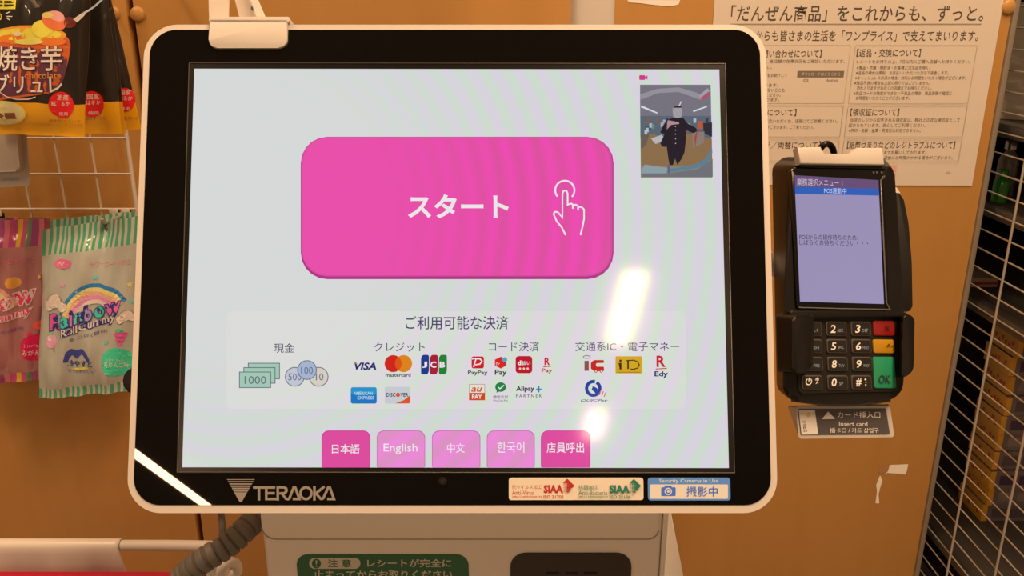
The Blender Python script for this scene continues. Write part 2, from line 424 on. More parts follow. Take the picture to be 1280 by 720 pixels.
def m9(p):
    p.text('R', 680.5, 447, 687.5, 456.5, (214, 30, 40), 0.03); p.stroke([(679, 458.5), (689, 457.8)], 1.0, (214, 30, 40)); p.text('Pay', 677, 460.5, 690.5, 467, (214, 40, 52), 0.025)
def m10(p):
    p.rr(586.3, 480, 606.3, 500.3, 1, (196, 150, 130)); p.rr(587, 480.7, 605.6, 491, 0.6, (248, 240, 226)); p.poly([(586.3, 491), (606.3, 491), (606.3, 500.3), (586.3, 500.3)], (222, 78, 28))
    p.text('au', 589, 484, 603, 489.8, (216, 82, 30), 0.02, 0.3); p.text('PAY', 590, 493, 602.5, 498.5, W_, 0.025)
def m11(p):
    p.ell(625.8, 483.8, 6.8, 6, (22, 142, 72)); p.poly([(621, 487), (624, 489.5), (620.5, 491)], (22, 142, 72)); p.stroke([(622.8, 484), (625, 486), (630, 481.5)], 1.3, W_)
    p.text('微信支付', 616.3, 494, 635, 498.2, (86, 82, 112), 0.005); p.text('WeChat Pay', 616.3, 499.5, 635, 502.5, (86, 82, 112), 0.005)
def m12(p):
    p.text('Alipay', 645, 482.5, 668, 490.5, (48, 46, 62), 0.03); p.stroke([(670, 486.6), (677, 486.6)], 1.8, (40, 150, 225)); p.stroke([(673.4, 482.5), (673.4, 490.5)], 1.8, (40, 130, 205))
    p.text('P A R T N E R', 645, 493, 677, 496.8, (96, 94, 112), 0.01)
def m13(p):
    p.ring(733.4, 446.2, 4.4, 1.7, 1, (150, 136, 136)); p.poly([(730.5, 451), (736, 451), (736, 463.5), (730.5, 463.5)], (142, 92, 78))
    p.poly(round_poly([(755, 450), (755, 453.8), (745, 453.8), (745, 458.3), (755, 458.3), (755, 464), (743, 464), (738.5, 461), (738.5, 453), (742.5, 450)], 1.8), (214, 36, 36))
    for x in (744.8, 751.5): p.ell(x, 464, 1.9, 1.9, (214, 36, 36), 14); p.ell(x, 464, 0.9, 0.9, W_, 12)
def m14(p):
    p.rr(769.3, 445.3, 802.5, 466.8, 1.2, (226, 178, 30)); p.ell(775.5, 450.8, 1.5, 1.5, (52, 40, 24), 14); p.poly([(773, 453.5), (776.8, 453.5), (776.8, 461), (778.2, 461.7), (773, 461.7), (774.4, 461)], (52, 40, 24))
    p.stroke([(785, 450.5), (785, 461.3)], 2, (52, 40, 24)); p.stroke([(782.6, 450.8), (792, 450.2), (797, 452.2), (799, 456), (797, 460), (791.5, 461.7), (788, 461.3)], 1.3, (52, 40, 24))
    p.stroke([(771, 465.3), (800.5, 465.3)], 1, (190, 128, 30))
def m15(p):
    p.text('R', 820.5, 444.5, 832, 458.8, (214, 40, 44), 0.03); p.stroke([(819.5, 461.3), (833.5, 460.4)], 1.1, (214, 40, 44)); p.text('Edy', 818, 464, 835, 472.5, (40, 48, 112), 0.03)
def m16(p):
    p.ring(741.5, 485.5, 8.3, 8.6, 4.2, (28, 66, 168), -60, 285); p.poly([(741, 482.5), (746, 485), (749, 490), (744.5, 491.5), (739.5, 487)], (28, 66, 168))
    for i in range(3): p.stroke([(749 + 3 * i, 494 + i), (751.2 + 3 * i, 487.5 + 1.5 * i)], 1.1, (220, 110, 104))
    p.text('QUICPay', 726, 499, 760, 502.8, (66, 70, 140), 0.015, 0.4)
for fn in (m1, m2, m3, m4, m5, m6, m7, m8, m9, m10, m11, m12, m13, m14, m15, m16): mark(fn)
# language tabs
for i, (x0, x1, t, tx0, tx1, ty0, ty1) in enumerate(((402, 463, '日本語', 415, 449.5, 555, 567), (471, 531.5, 'English', 479.5, 522, 554.5, 567.5), (540, 600.5, '中文', 559, 581, 554, 566), (608.5, 668.5, '한국어', 621.5, 655.5, 552, 566), (676, 738, '店員呼出', 683.5, 730, 553, 566))):
    p = scr(); p.k = 4; o_ = i in (0, 4)
    P_ = [(x0, 583.6)] + [(x0 + 9 - 9 * math.cos(math.radians(a)), 547 - 9 * math.sin(math.radians(a))) for a in range(0, 91, 15)] + [(x1 - 9 + 9 * math.sin(math.radians(a)), 547 - 9 * math.cos(math.radians(a))) for a in range(0, 91, 15)] + [(x1, 583.6)]
    p.poly(P_, lcd((214, 60, 160)) if o_ else lcd((214, 112, 190)))
    P2 = [(a + (0.8 if a < (x0 + x1) / 2 else -0.8), b + 0.8) for a, b in P_]
    p.poly(P2, lcd((240, 82, 172)) if o_ else TABL); p.text(t, tx0, ty0, tx1, ty1, W_, 0.006); p.build('language_tab', disp)
p = scr(); p.k = 4; p.rr(799, 94, 806.5, 100, 1.2, (226, 60, 150)); p.poly([(805.5, 97), (809.3, 94.3), (809.3, 99.7)], (226, 60, 150)); p.build('camera_icon', disp)
# live camera picture: a dark-coated shopper in the aisle
p = scr(); p.k = 4; A_, B_ = 800, 106
def cv(pts, c): p.poly([(800 + a * 90 / 465, 106 + (b - 78) * 116 / 600) for a, b in [(x - 52, y) for x, y in pts]], c)
cv([(52, 78), (508, 78), (517, 678), (57, 678)], (150, 140, 122))
cv([(52, 78), (508, 78), (512, 300), (53, 300)], (126, 124, 138))
cv([(54, 140), (160, 105), (300, 95), (420, 130), (470, 170), (440, 175), (300, 125), (170, 132), (56, 175)], (158, 156, 166))
cv([(53, 280), (512, 280), (513, 430), (54, 420)], (96, 110, 126))
for i in range(30):
    x = 60 + random.random() * 430; y = 290 + random.random() * 95
    cv([(x, y), (x + 18, y), (x + 18, y + 28), (x, y + 28)], random.choice([(120, 150, 140), (70, 86, 112), (190, 200, 206), (150, 96, 80), (60, 62, 80), (176, 180, 196)]))
cv([(55, 410), (130, 400), (200, 420), (380, 400), (513, 430), (515, 560), (420, 600), (200, 610), (56, 600)], (150, 118, 82))
cv([(55, 400), (110, 405), (90, 470), (56, 500)], (110, 100, 92))
cv([(58, 215), (165, 262), (160, 268), (57, 228)], (232, 238, 246)); cv([(390, 250), (480, 218), (482, 226), (396, 258)], (226, 232, 242)); cv([(312, 188), (320, 190), (303, 225), (296, 222)], (214, 214, 236))
cv([(430, 150), (485, 105), (500, 120), (442, 165)], (176, 170, 178)); cv([(440, 168), (490, 132), (498, 152), (446, 188)], (196, 84, 120))
cv([(422, 318), (455, 318), (455, 365), (420, 368)], (206, 92, 60)); cv([(455, 330), (514, 325), (514, 420), (460, 395)], (44, 48, 60))
cv([(385, 390), (465, 385), (460, 460), (390, 490)], (150, 130, 120)); cv([(400, 420), (415, 380), (420, 380), (405, 495)], (170, 80, 70))
cv([(120, 430), (190, 405), (215, 440), (150, 465)], (196, 196, 200))
cv([(225, 310), (260, 296), (330, 298), (352, 330), (410, 362), (418, 380), (395, 396), (348, 376), (345, 440), (336, 520), (318, 560), (290, 600), (275, 560), (262, 600), (240, 602), (232, 560), (222, 484), (190, 482), (180, 460), (208, 400), (180, 392), (196, 350)], (38, 32, 44))
cv([(258, 235), (275, 222), (310, 222), (322, 240), (316, 290), (290, 300), (264, 290)], (176, 168, 176)); cv([(256, 248), (272, 222), (312, 220), (324, 246), (316, 232), (270, 232)], (52, 44, 50))
cv([(228, 312), (262, 318), (300, 326), (302, 336), (250, 342), (222, 372), (224, 330)], (190, 150, 160))
for y in (352, 376, 402, 432, 462): p.ell(800 + (278 - 52) * 90 / 465, 106 + (y - 78) * 116 / 600, 0.7, 0.7, (200, 196, 206), 8)
cv([(57, 640), (80, 598), (225, 620), (218, 655), (60, 670)], (150, 170, 178)); cv([(225, 600), (243, 600), (243, 668), (228, 668)], (92, 110, 140))
cv([(243, 625), (400, 600), (470, 560), (512, 490), (515, 520), (480, 590), (410, 622), (246, 648)], (96, 138, 160)); cv([(57, 672), (60, 655), (230, 655), (420, 628), (516, 560), (517, 678), (57, 678)], (120, 122, 130))
p.build('camera_picture', disp)
# maker's lettering on the bezel
LOGO = mat('silver_print', (0.30, 0.285, 0.26), 0.35)
p = Print(MF, 0.00115, 0.00003, ink=lambda c: LOGO); q_ = lambda x, y: (270 + x / 8, 590 + y / 8)
def tri(y0, y1):
    f = lambda y: (y - 72) / 228
    x0a, x1a, x0b, x1b = 108 + 130 * f(y0), 388 - 130 * f(y0), 108 + 130 * f(y1), 388 - 130 * f(y1)
    p.poly([q_(x0a, y0), q_(x1a, y0), q_(x1b, y1), q_(x0b, y1)], 0)
for y0, y1 in ((72, 79), (91, 102), (113, 126), (134, 149), (156, 172), (178, 196), (202, 300)): tri(y0, y1)
p.build('maker_emblem', glass)
p = Print(MF, 0.00115, 0.00002, ink=lambda c: LOGO)
def st(*pts): p.stroke([q_(*a) for a in pts], 3.1, 0)
st((370, 155), (592, 155)); st((430, 155), (430, 285)); st((503, 150), (503, 282)); st((510, 212), (588, 212)); st((495, 270), (628, 270))
st((618, 285), (618, 153), (680, 153), (702, 165), (706, 185), (695, 205), (675, 213), (625, 213)); st((660, 213), (700, 268), (722, 272), (735, 262), (778, 152), (792, 152), (835, 270), (768, 270))
p.ring(*q_(900, 212), 6.9, 7.3, 3.1, 0); st((985, 140), (985, 285)); st((1085, 145), (1000, 213), (1048, 268), (1066, 268), (1075, 258), (1124, 152), (1138, 152), (1180, 270), (1112, 270))
p.build('maker_lettering', glass)
p = Print(MF, 0.00115, 0.00003, ink=lambda c: mat('lens_ring', L3(*c), 0.3)); p.ell(553.5, 601, 5.5, 5, (16, 14, 14)); p.ell(553.5, 601, 2.5, 2.3, (40, 34, 32)); p.build('sensor_window', glass)
# stickers on the bezel
def ink_s(c): return mat('sticker_ink', lit(*c, 0.95), 0.5)
def sticker(name, x0, y0, x1, y1, r, col, label):
    a = MF.uv(x0, y1, 0.001); b = MF.uv(x1, y0, 0.001)
    o = slab(name, rrect(a[0], a[1], b[0], b[1], r), 0.001, 0.0013, ink_s(col), mon); o['label'] = label; return o
sk = sticker('hygiene_sticker', 636, 597, 804, 625, 0.0014, (226, 180, 132), 'cream sticker with red and green lettering')
p = Print(MF, 0.00135, 0.00003, ink=ink_s); R_ = (184, 34, 26); G_ = (20, 100, 66)
for dx, c, t1, t2, t3, t4 in ((0, R_, '抗ウイルス加工', 'Anti-Virus', 'JP0612499X0001N', 'ISO 21702'), (83, G_, '抗菌加工', 'Anti-Bacteria', 'JP0112499X0001Z', 'ISO 22196')):
    p.text(t1, 640 + dx, 606, (677 if dx == 0 else 665) + dx, 611.5, c, 0.0); p.text(t2, 640 + dx, 613, (667 if dx == 0 else 676) + dx, 618.5, c, 0.0)
    p.text(t3, 640 + dx, 619.8, 677 + dx, 622.8, c, 0.0); p.text('SIAA', 679.5 + dx - (1 if dx else 0), 606, 704 + dx, 616.5, c, 0.045); p.text(t4, 679.5 + dx, 619, 704.5 + dx, 623, c, 0.012)
    ox = 700.5 + dx
    p.poly([(ox + 3, 603.5), (ox + 8.5, 598.3), (ox + 17.5, 607), (ox + 14, 610.5), (ox + 12, 608), (ox + 10, 604)], c)
    for i in range(4):
        for j in range(5):
            s_ = 0.55 + 0.28 * i
            if i + j < 7: p.poly([(ox + 4.5 + 2.4 * i - s_ * .9, 605 + 2.3 * j - s_ * .9), (ox + 4.5 + 2.4 * i + s_ * .9, 605 + 2.3 * j - s_ * .9), (ox + 4.5 + 2.4 * i + s_ * .9, 605 + 2.3 * j + s_ * .9), (ox + 4.5 + 2.4 * i - s_ * .9, 605 + 2.3 * j + s_ * .9)], c)
p.build('sticker_print', sk)
sk = sticker('camera_notice_sticker', 810, 597, 912.5, 625.5, 0.0016, (86, 120, 190), 'blue and cream sticker with a camera symbol')
p = Print(MF, 0.00135, 0.00003, ink=ink_s)
p.rr(812.5, 605.5, 910, 623.5, 1.6, (222, 184, 144)); p.text('Security Cameras in Use', 824, 598.5, 898, 604.6, (206, 190, 166), 0.008)
BL = (62, 98, 165); p.rr(826.5, 609, 844.5, 620, 1.5, BL); p.rr(830.5, 607, 839.5, 611, 1, BL); p.ell(835.3, 614.3, 4.6, 4.6, (222, 184, 144)); p.ell(835.3, 614.3, 3.2, 3.2, BL); p.ell(835.3, 614.3, 1.6, 1.6, (222, 184, 144))
p.text('撮影中', 858, 608, 897, 620.5, BL, 0.004); p.build('sticker_print', sk)
# round black knob on the monitor's flank, support arm to the machine
slab('side_knob', [(X0 - 0.0030 + 0.0080 * math.cos(t), -0.066 + 0.0080 * math.sin(t)) for t in [math.pi * 2 * i / 20 for i in range(20)]], -0.030, -0.012, BLACK_PLASTIC, mon, 0.001)
slab('rear_mount', rrect(-0.06, -0.07, 0.06, 0.05, 0.006), -0.055, -0.0355, WHITE_PLASTIC2, mon, 0.002)

# ================================================================ clip on the monitor's top edge
clip = MF.root('plastic_clip'); tag(clip, 'cream plastic clip with see-through straps hooked over the top edge of the monitor', 'clip')
cx0, cy0 = MF.uv(260.5, 60, 0.003); cx1, cy1 = MF.uv(359.5, 27, 0.003)
PL = [(cx0, cy1 + .0015)] + [(cx0 + .005 - .005 * math.cos(math.radians(a)), cy0 + .005 - .005 * math.sin(math.radians(a))) for a in range(0, 91, 15)] + [(cx1 - .005 + .005 * math.sin(math.radians(a)), cy0 + .005 - .005 * math.cos(math.radians(a))) for a in range(0, 91, 15)] + [(cx1, cy1 + .0015)]
slab('front_plate', PL, 0.0014, 0.0032, CREAM, clip, 0.0006, 2)
slab('top_bridge', rrect(cx0, Y1 + 0.0003, cx1 + 0.001, cy1 + 0.0028, 0.0008), -0.037, 0.0032, CREAM, clip, 0.0006, 2)
CLEAR = mat('frosted_plastic', (0.85, 0.82, 0.78), 0.25, alpha=0.62)
def strap(x0a, x1a, x0b, x1b, n):
    a = MF.uv(x0a, 27, n); b = MF.uv(x1a, 27, n); c = MF.uv(x1b, -40, n); d = MF.uv(x0b, -40, n)
    return slab('strap', [a, b, c, d], n - 0.0015, n, CLEAR, clip, 0.0004, 1)
strap(261, 285, 259, 287, -0.004); strap(300, 334, 283, 302, -0.02); 
st_ = strap(322, 334, 298, 306, -0.015)
dx_, dy_ = MF.uv(316, 10, -0.0198)
slab('ink_spot', [(dx_ + .0011 * math.cos(t), dy_ + .0016 * math.sin(t)) for t in [i * .5236 for i in range(12)]], -0.0199, -0.0197, mat('teal_ink', (0.05, 0.12, 0.12), 0.6), clip)

# ================================================================ checkout machine under the monitor
BY = 0.446                                          # front face of the machine
KF = Fr((-0.03, BY, 0.0)); kio = KF.root('checkout_machine')
tag(kio, 'white self-checkout machine body standing under the touchscreen with green caution sticker', 'checkout machine')
bl_ = KF.uv(330, 690)[0]; br_ = KF.uv(826, 690)[0]
def hbox(name, x0, x1, z0, z1, d0, d1, r, m, parent, bev=0.002):
    """upright body: rounded in plan, from height z0 to z1"""
    P_ = rrect(x0, d0, x1, d1, r, 6); V = [(x, z, d) for z in (z0, z1) for x, d in P_]; n = len(P_)
    bm = bmesh.new(); vs = [bm.verts.new(v) for v in V]
    f0 = bm.faces.new(vs[:n]); f1 = bm.faces.new(vs[n:][::-1])
    for i in range(n): bm.faces.new((vs[i], vs[n + i], vs[n + (i + 1) % n], vs[(i + 1) % n]))
    bmesh.ops.recalc_face_normals(bm, faces=bm.faces[:])
    bmesh.ops.bevel(bm, geom=list(f1.edges), offset=bev, segments=3, profile=0.5, affect='EDGES')
    me = bpy.data.meshes.new(name); bm.to_mesh(me); bm.free(); return link_mesh(name, me, m, parent, 40)
body = hbox('body', bl_, br_, 0.0, 1.2195, -0.148, 0.0, 0.003, WHITE_PLASTIC2, kio)
ax, az = KF.uv(327.5, 676, 0.003); bx_, bz = KF.uv(823, 676, 0.003)
OUT = [(ax, 1.2195), (bx_, 1.2195)] + [(bx_ - .006 + .006 * math.cos(math.radians(a)), az + .006 - .006 * math.sin(math.radians(a))) for a in range(0, 91, 15)] + [(ax + .008 - .008 * math.sin(math.radians(a)), az + .008 - .008 * math.cos(math.radians(a))) for a in range(0, 91, 15)]
slab('neck_cover', OUT, -0.06, 0.0009, WHITE_PLASTIC2, kio, 0.0007, 3)
tube('neck_seam_shade', [(x, z, 0.0006) for x, z in [(q[0], q[1] - 0.0003) for q in OUT[2:]]], 0.0006, mat('seam_shade', (0.42, 0.37, 0.32), 0.7), kio, 6)  # darker line laid along the cover's crease, standing in for its shade
box('neck_post', -0.03, 0.03, 1.21, 1.33, -0.109, -0.068, WHITE_PLASTIC2, kio, 0.004)
slab('edge_rail', rrect(br_ + 0.0003, 0.02, KF.uv(832, 690)[0], 1.2195, 0.001), -0.148, 0.0008, WHITE_PLASTIC2, kio, 0.0008, 2)
WN = -0.10; w0 = KF.uv(828, 643, WN); w1 = KF.uv(837, 643, WN); w2 = KF.uv(853, 722, WN)
sx = (w2[0] - w1[0]) / (w2[1] - w1[1])
slab('side_wing', [(w0[0], w1[1] + .008), (w1[0] - .0005, w1[1] + .008), (w1[0] + sx * (0.9 - w1[1]), 0.9), (w0[0], 0.9)], WN - 0.045, WN, WHITE_PLASTIC2, kio, 0.0006, 1)
s0 = KF.uv(369.5, 693, 0.0004); s1 = KF.uv(585.5, 693, 0.0004)
gs = slab('caution_sticker', rrect(s0[0], s0[1] - 0.05, s1[0], s0[1], 0.008, 8), 0.0, 0.0004, mat('green_sticker', (0.030, 0.16, 0.085), 0.45), kio)
gs['label'] = 'green rounded sticker with white lettering'
p = Print(KF, 0.0005, 0.00003, ink=lambda c: mat('sticker_white', (0.66, 0.66, 0.60) if c else (0.030, 0.16, 0.085), 0.5))
p.rr(386.5, 697.5, 450.5, 711, 6.5, 1); p.ell(395.5, 704.5, 5.7, 6, 0); p.poly([(394.5, 700.5), (396.5, 700.5), (396, 705.5), (395, 705.5)], 1); p.ell(395.5, 707.7, .9, .9, 1, 10)
p.text('注 意', 409.5, 699, 439, 709, 0, 0.015); p.text('レシートが完全に', 459, 698.5, 564, 709, 1, 0.018); p.text('止まってからお取りください', 392, 712.5, 565, 723, 1, 0.018); p.build('sticker_lettering', gs)
r0 = KF.uv(638, 691, 0.0004); r1 = KF.uv(790, 691, 0.0004)
rp = slab('receipt_outlet', rrect(r0[0], r0[1] - 0.06, r1[0], r0[1], 0.010, 8), 0.0, 0.0012, mat('dark_brown_plastic', (0.040, 0.034, 0.028), 0.45), kio, 0.0005, 2)
for x0, x1 in ((683, 699), (707, 722.5), (730, 746)):
    a = KF.uv(x0, 715.2, 0.0013); b = KF.uv(x1, 718, 0.0013)
    slab('vent_slit', rrect(a[0], b[1], b[0], a[1], 0.0003), 0.0008, 0.0014, mat('slit_black', (0.004, 0.004, 0.004), 0.7), rp)
# white post behind
pp0 = hy(717, 10, 0.602); pp1 = hy(769.5, 10, 0.602)
post = root_at('signal_post', (pp0.x, 0.602, 0.0)); tag(post, 'smooth white square post rising behind the top edge of the monitor', 'post')
wpost = pp1.x - pp0.x
box('pole', 0, wpost, 0, 0.035, 1.0, 2.1, WHITE_PLASTIC, post, 0.006, 3)
box('base_socket', -0.004, wpost + 0.004, -0.003, 0.038, 0.0, 1.02, WHITE_PLASTIC2, post, 0.004)

# ================================================================ payment terminal
TF = Fr((0.21454, 0.53285, 1.36010), 24.12, 13.2, -5.57)
ter = TF.root('payment_terminal'); tag(ter, 'black handheld card payment terminal with lilac screen and numbered keypad', 'payment terminal')
front = round_poly(TF.pts([(989, 206), (1108, 205), (1118, 212), (1124, 300), (1129, 385), (1130, 470), (1128, 490), (1112, 501), (1052, 505.5), (992, 503), (979, 490), (979, 396)], 0.0), 0.004, 3)
backo = round_poly(TF.pts([(965, 208), (980, 196), (1108, 198), (1121, 300), (1127, 385), (1129, 468), (1126, 486), (1110, 497), (1050, 502), (988, 500), (971, 486), (969, 400)], -0.028), 0.004, 3)
slab('body', front, -0.028, 0.0, BLACK_PLASTIC, ter, 0.0035, 3, back=backo)
bez = slab('screen_bezel', round_poly(TF.pts([(988, 210), (1104, 215), (1112, 388), (996, 386)], 0.002), 0.003), -0.001, 0.002, GLOSS_BLACK, ter, 0.0008, 2)
tube('screen_trim', [(*TF.uv(x, y, 0.0025), 0.0025) for x, y in ((1106, 220), (1101, 226), (1108, 379), (1113, 388))], 0.00055, mat('trim_silver', (0.42, 0.40, 0.38), 0.25, metal=0.8), ter, 6)
tube('screen_trim', [(*TF.uv(x, y, 0.0025), 0.0025) for x, y in ((1112, 387), (1050, 386), (998, 384.5))], 0.0005, mat('trim_silver', (0.42, 0.40, 0.38), 0.25, metal=0.8), ter, 6)
def tlcd(c): return mat('terminal_light', (0.01, 0.01, 0.01), 0.12, emit=tuple(x * 0.9 for x in L3(*c)), strength=1.0)
tq = TF.pts([(993, 219), (1098, 225), (1105, 380), (1000, 377)], 0.0022)
td = pydata('terminal_screen', [(*q, 0.0022) for q in tq], [(3, 2, 1, 0)], tlcd((158, 148, 190)), ter)
p = Print(TF, 0.0023, 0.00003, ink=tlcd)
p.poly([(993, 219), (1098, 225), (1098.5, 236), (993.6, 233.5)], (104, 78, 122)); p.poly([(993.6, 233.5), (1098.5, 236), (1099, 244.5), (994, 242.2)], (38, 96, 190))
p.text('業務選択メニュー 1', 996, 223, 1053, 231.8, (206, 188, 214), 0.004, dy=-1.2); p.text('POS連動中', 1030, 234.6, 1058, 241.8, (196, 206, 236), 0.004, dy=-.6)
p.text('POSからの操作待ちのため、', 999, 292.5, 1073, 299.5, (52, 50, 70), 0.0, dy=-1.2); p.text('しばらくお待ちください・・・', 999, 299.5, 1085, 306.5, (52, 50, 70), 0.0, dy=-1.2); p.build('screen_message', td)
p = Print(TF, 0.0022, 0.00003, ink=lambda c: mat('status_ink', (0.12, 0.11, 0.11), 0.5)); 
for x in (1091, 1095, 1101): p.rr(x, 214.5, x + 2.2, 216.5, 0.3, 0)
p.build('status_marks', bez)
kp = slab('keypad_plate', round_poly(TF.pts([(996, 396), (1122, 396), (1124, 489), (998, 492)], 0.001), 0.003), -0.001, 0.001, BLACK_SATIN, ter, 0.0006, 1)
RIM = mat('key_rim', (0.075, 0.066, 0.056), 0.5); KEY = mat('key_black', (0.012, 0.011, 0.010), 0.4)
def key(x0, y0, x1, y1, cap, sub, m=KEY, ink=(214, 206, 190), big=True):
    a = TF.uv(x0, y1, 0.002); b = TF.uv(x1, y0, 0.002)
    k = slab('key', rrect(a[0], a[1], b[0], b[1], 0.0016, 4), 0.001, 0.0022, RIM if m is KEY else m, ter, 0.0006, 2)
    if m is KEY: slab('key_face', rrect(a[0] + .0008, a[1] + .0008, b[0] - .0008, b[1] - .0008, 0.0012, 4), 0.0022, 0.0026, KEY, k, 0.0002, 1)
    p = Print(TF, 0.0028, 0.00003, ink=lambda c: mat('key_print', lit(*c, 0.6), 0.5))
    for t, q in cap: p.text(t, *q, ink, 0.014, 0.12)
    for t, q in sub: p.text(t, *q, (120, 112, 100), 0.0)
    if p.F: p.build('key_print', k)
rows = ((402, 420), (424, 441.5), (446, 464), (469, 487)); cols = ((1002, 1027), (1033, 1058), (1064, 1088.5))
digits = (('1', '2', '3'), ('4', '5', '6'), ('7', '8', '9')); subs = (('.,?', 'ABC', 'DEF'), ('GHI', 'JKL', 'MNO'), ('PRS', 'TUV', 'WXY'))
for r in range(3):
    for c in range(3):
        x0, x1 = cols[c]; y0, y1 = rows[r]; x0 += r * .8; x1 += r * .8; dd = digits[r][c]
        key(x0, y0, x1, y1, [(dd, (x0 + 5, y0 + 4, x0 + 11.5, y1 - 4))], [(subs[r][c], (x0 + 13.5, y0 + 9, x0 + 21, y1 - 5))])
key(1002.5, 469, 1028, 487, [('⏻', (1007, 472, 1015, 481.5)), ('*', (1019, 471.5, 1024, 476.5)), ('↑', (1019.5, 477, 1023.5, 483))], [])
key(1034.5, 469, 1060, 487, [('0', (1039.5, 473, 1046, 483))], [('SP', (1049, 477.5, 1054, 481.5))])
key(1064.5, 469, 1089.5, 487, [('#', (1070, 472.5, 1077, 483)), ('•', (1080.5, 473, 1083, 475.5)), (';', (1081, 477, 1083.5, 483))], [])
key(1092, 401, 1118, 419.5, [('×', (1106, 407, 1112, 413))], [], mat('red_key', (0.26, 0.010, 0.010), 0.4), (50, 8, 8))
key(1092, 424.5, 1118, 441.5, [('←', (1108, 429, 1117, 436))], [], mat('yellow_key', (0.48, 0.26, 0.008), 0.4), (46, 28, 8))
key(1093, 446, 1118.5, 485.5, [('OK', (1098.5, 468.5, 1113, 479.5))], [], mat('green_key', (0.015, 0.30, 0.15), 0.4), (24, 34, 22))
slab('keypad_hood', round_poly(TF.pts([(990, 395), (1018, 393), (1017, 432), (1016, 459), (1005, 466.5), (990, 466)], 0.012), 0.003), -0.004, 0.012, BLACK_PLASTIC, ter, 0.003, 4,
     back=round_poly(TF.pts([(970, 393), (1012, 391), (1011, 430), (1008, 450), (998, 462), (972, 466)], -0.004), 0.003))
slab('keypad_hood', round_poly(TF.pts([(1129, 394), (1138, 393), (1143.5, 399), (1142, 463), (1134, 470), (1128, 472)], 0.013), 0.003), -0.004, 0.013, BLACK_PLASTIC, ter, 0.0016, 4,
     back=round_poly(TF.pts([(1121, 393), (1132, 392), (1136, 399), (1135, 465), (1131, 470), (1121, 473)], -0.004), 0.003))
slab('hood_bridge', round_poly(TF.pts([(988, 388), (1130, 389), (1138, 396), (988, 397)], 0.005), 0.002), -0.002, 0.005, BLACK_PLASTIC, ter, 0.0024, 3)
slab('hand_strap', round_poly(TF.pts([(1115, 240), (1124, 246), (1131, 280), (1135, 330), (1136, 390), (1118, 390)], -0.024), 0.004), -0.030, -0.020, BLACK_SATIN, ter, 0.002, 2)
tube('lower_rim', [(*TF.uv(x, y, -0.004), -0.004) for x, y in catmull([Vector((990, 500)), Vector((1020, 504)), Vector((1052, 506)), Vector((1085, 504)), Vector((1112, 500))], 4)], 0.0012, mat('rim_grey', (0.10, 0.09, 0.08), 0.2), ter, 8)
# white holder that grips the terminal
hold = TF.root('terminal_holder'); tag(hold, 'cream plastic holder gripping the top of the payment terminal, with a notched clip', 'holder')
CL = TF.pts([(997, 184), (1026.5, 183.5), (1029, 193.5), (1063, 194), (1071, 184.5), (1103.5, 184.5), (1106, 206), (1000.5, 204.5)], 0.004)
slab('top_clip', CL, -0.002, 0.004, CREAM, hold, 0.0008, 2)
slab('back_plate', round_poly(TF.pts([(1000, 215), (1118, 235), (1130, 285), (1122, 470), (995, 470)], -0.035), 0.004), -0.038, -0.0305, CREAM, hold, 0.001, 2)
pa = TF.uv(1000, 300, -0.04)
# arm from the holder to the back of the monitor
ha = TF.mat().inverted() @ Vector((0.10, 0.56, 1.36)); hb = Vector((0.0, -0.01, -0.042))
tube('support_arm', [hb, (hb + ha) / 2 + Vector((0, -0.01, -0.015)), ha], 0.009, WHITE_PLASTIC2, hold, 12)
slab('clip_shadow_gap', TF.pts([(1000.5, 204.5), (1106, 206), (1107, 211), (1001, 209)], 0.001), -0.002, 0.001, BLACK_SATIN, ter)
tag(tube('black_cable', catmull([hy(1022, 190, 0.575), hy(1030, 181, 0.57), hy(1037, 181, 0.575), hy(1042, 190, 0.58), hy(1043, 215, 0.60), hy(1030, 260, 0.62)], 6), 0.0022, BLACK_PLASTIC), 'short black cable loop poking up behind the notched clip of the payment terminal', 'cable')
# sign under the terminal
SF = Fr(TF.O + TF.N * -0.012, 24.12, 13.2, -5.57); sg = SF.root('card_slot_sign'); tag(sg, 'small dark card-slot sign with white border fixed under the payment terminal', 'sign')
slab('sign_plate', round_poly(SF.pts([(994.5, 508), (1112.5, 507), (1118, 546.5), (998.5, 548.5)], 0.0), 0.0015), -0.014, 0.0, CREAM, sg, 0.0006, 2, back=round_poly(SF.pts([(984, 507), (1112, 505), (1114, 545), (1000, 547)], -0.014), 0.0015))
p = Print(SF, 0.0003, 0.00003, ink=lambda c: mat('sign_ink', lit(*c, 0.62), 0.5)); IV = (222, 178, 134); DK = (70, 54, 42)
p.poly(round_poly([(997, 511), (1107.5, 510.5), (1112.5, 543), (1001, 544)], 2), DK); p.poly(round_poly([(998.3, 512.3), (1018.5, 512.5), (1022.7, 542.8), (1002, 543.2)], 1.5), IV)
p.ell(1010.7, 518.7, 2.8, 2.9, (190, 140, 60), 10); p.poly([(1015.2, 517.3), (1017.3, 516.6), (1017.8, 518.8)], DK)
for i, chx in enumerate('CARD'):
    x, y = 1002.8 + i * 0.6, 526.3 + i * 3.7; p.text(chx, x, y - .6, x + 4.3, y + 2.4, DK, 0.0)
p.poly([(1035, 514.2), (1043.5, 523.5), (1027, 523.9)], IV); p.text('カード挿入口', 1046.5, 514.2, 1100, 522.8, IV, 0.004)
p.text('Insert card', 1048.5, 527, 1084, 532.7, IV, 0.008); p.text('插卡口 / 카드 삽입구', 1037, 534.8, 1098, 541, IV, 0.008); p.build('sign_print', sg)

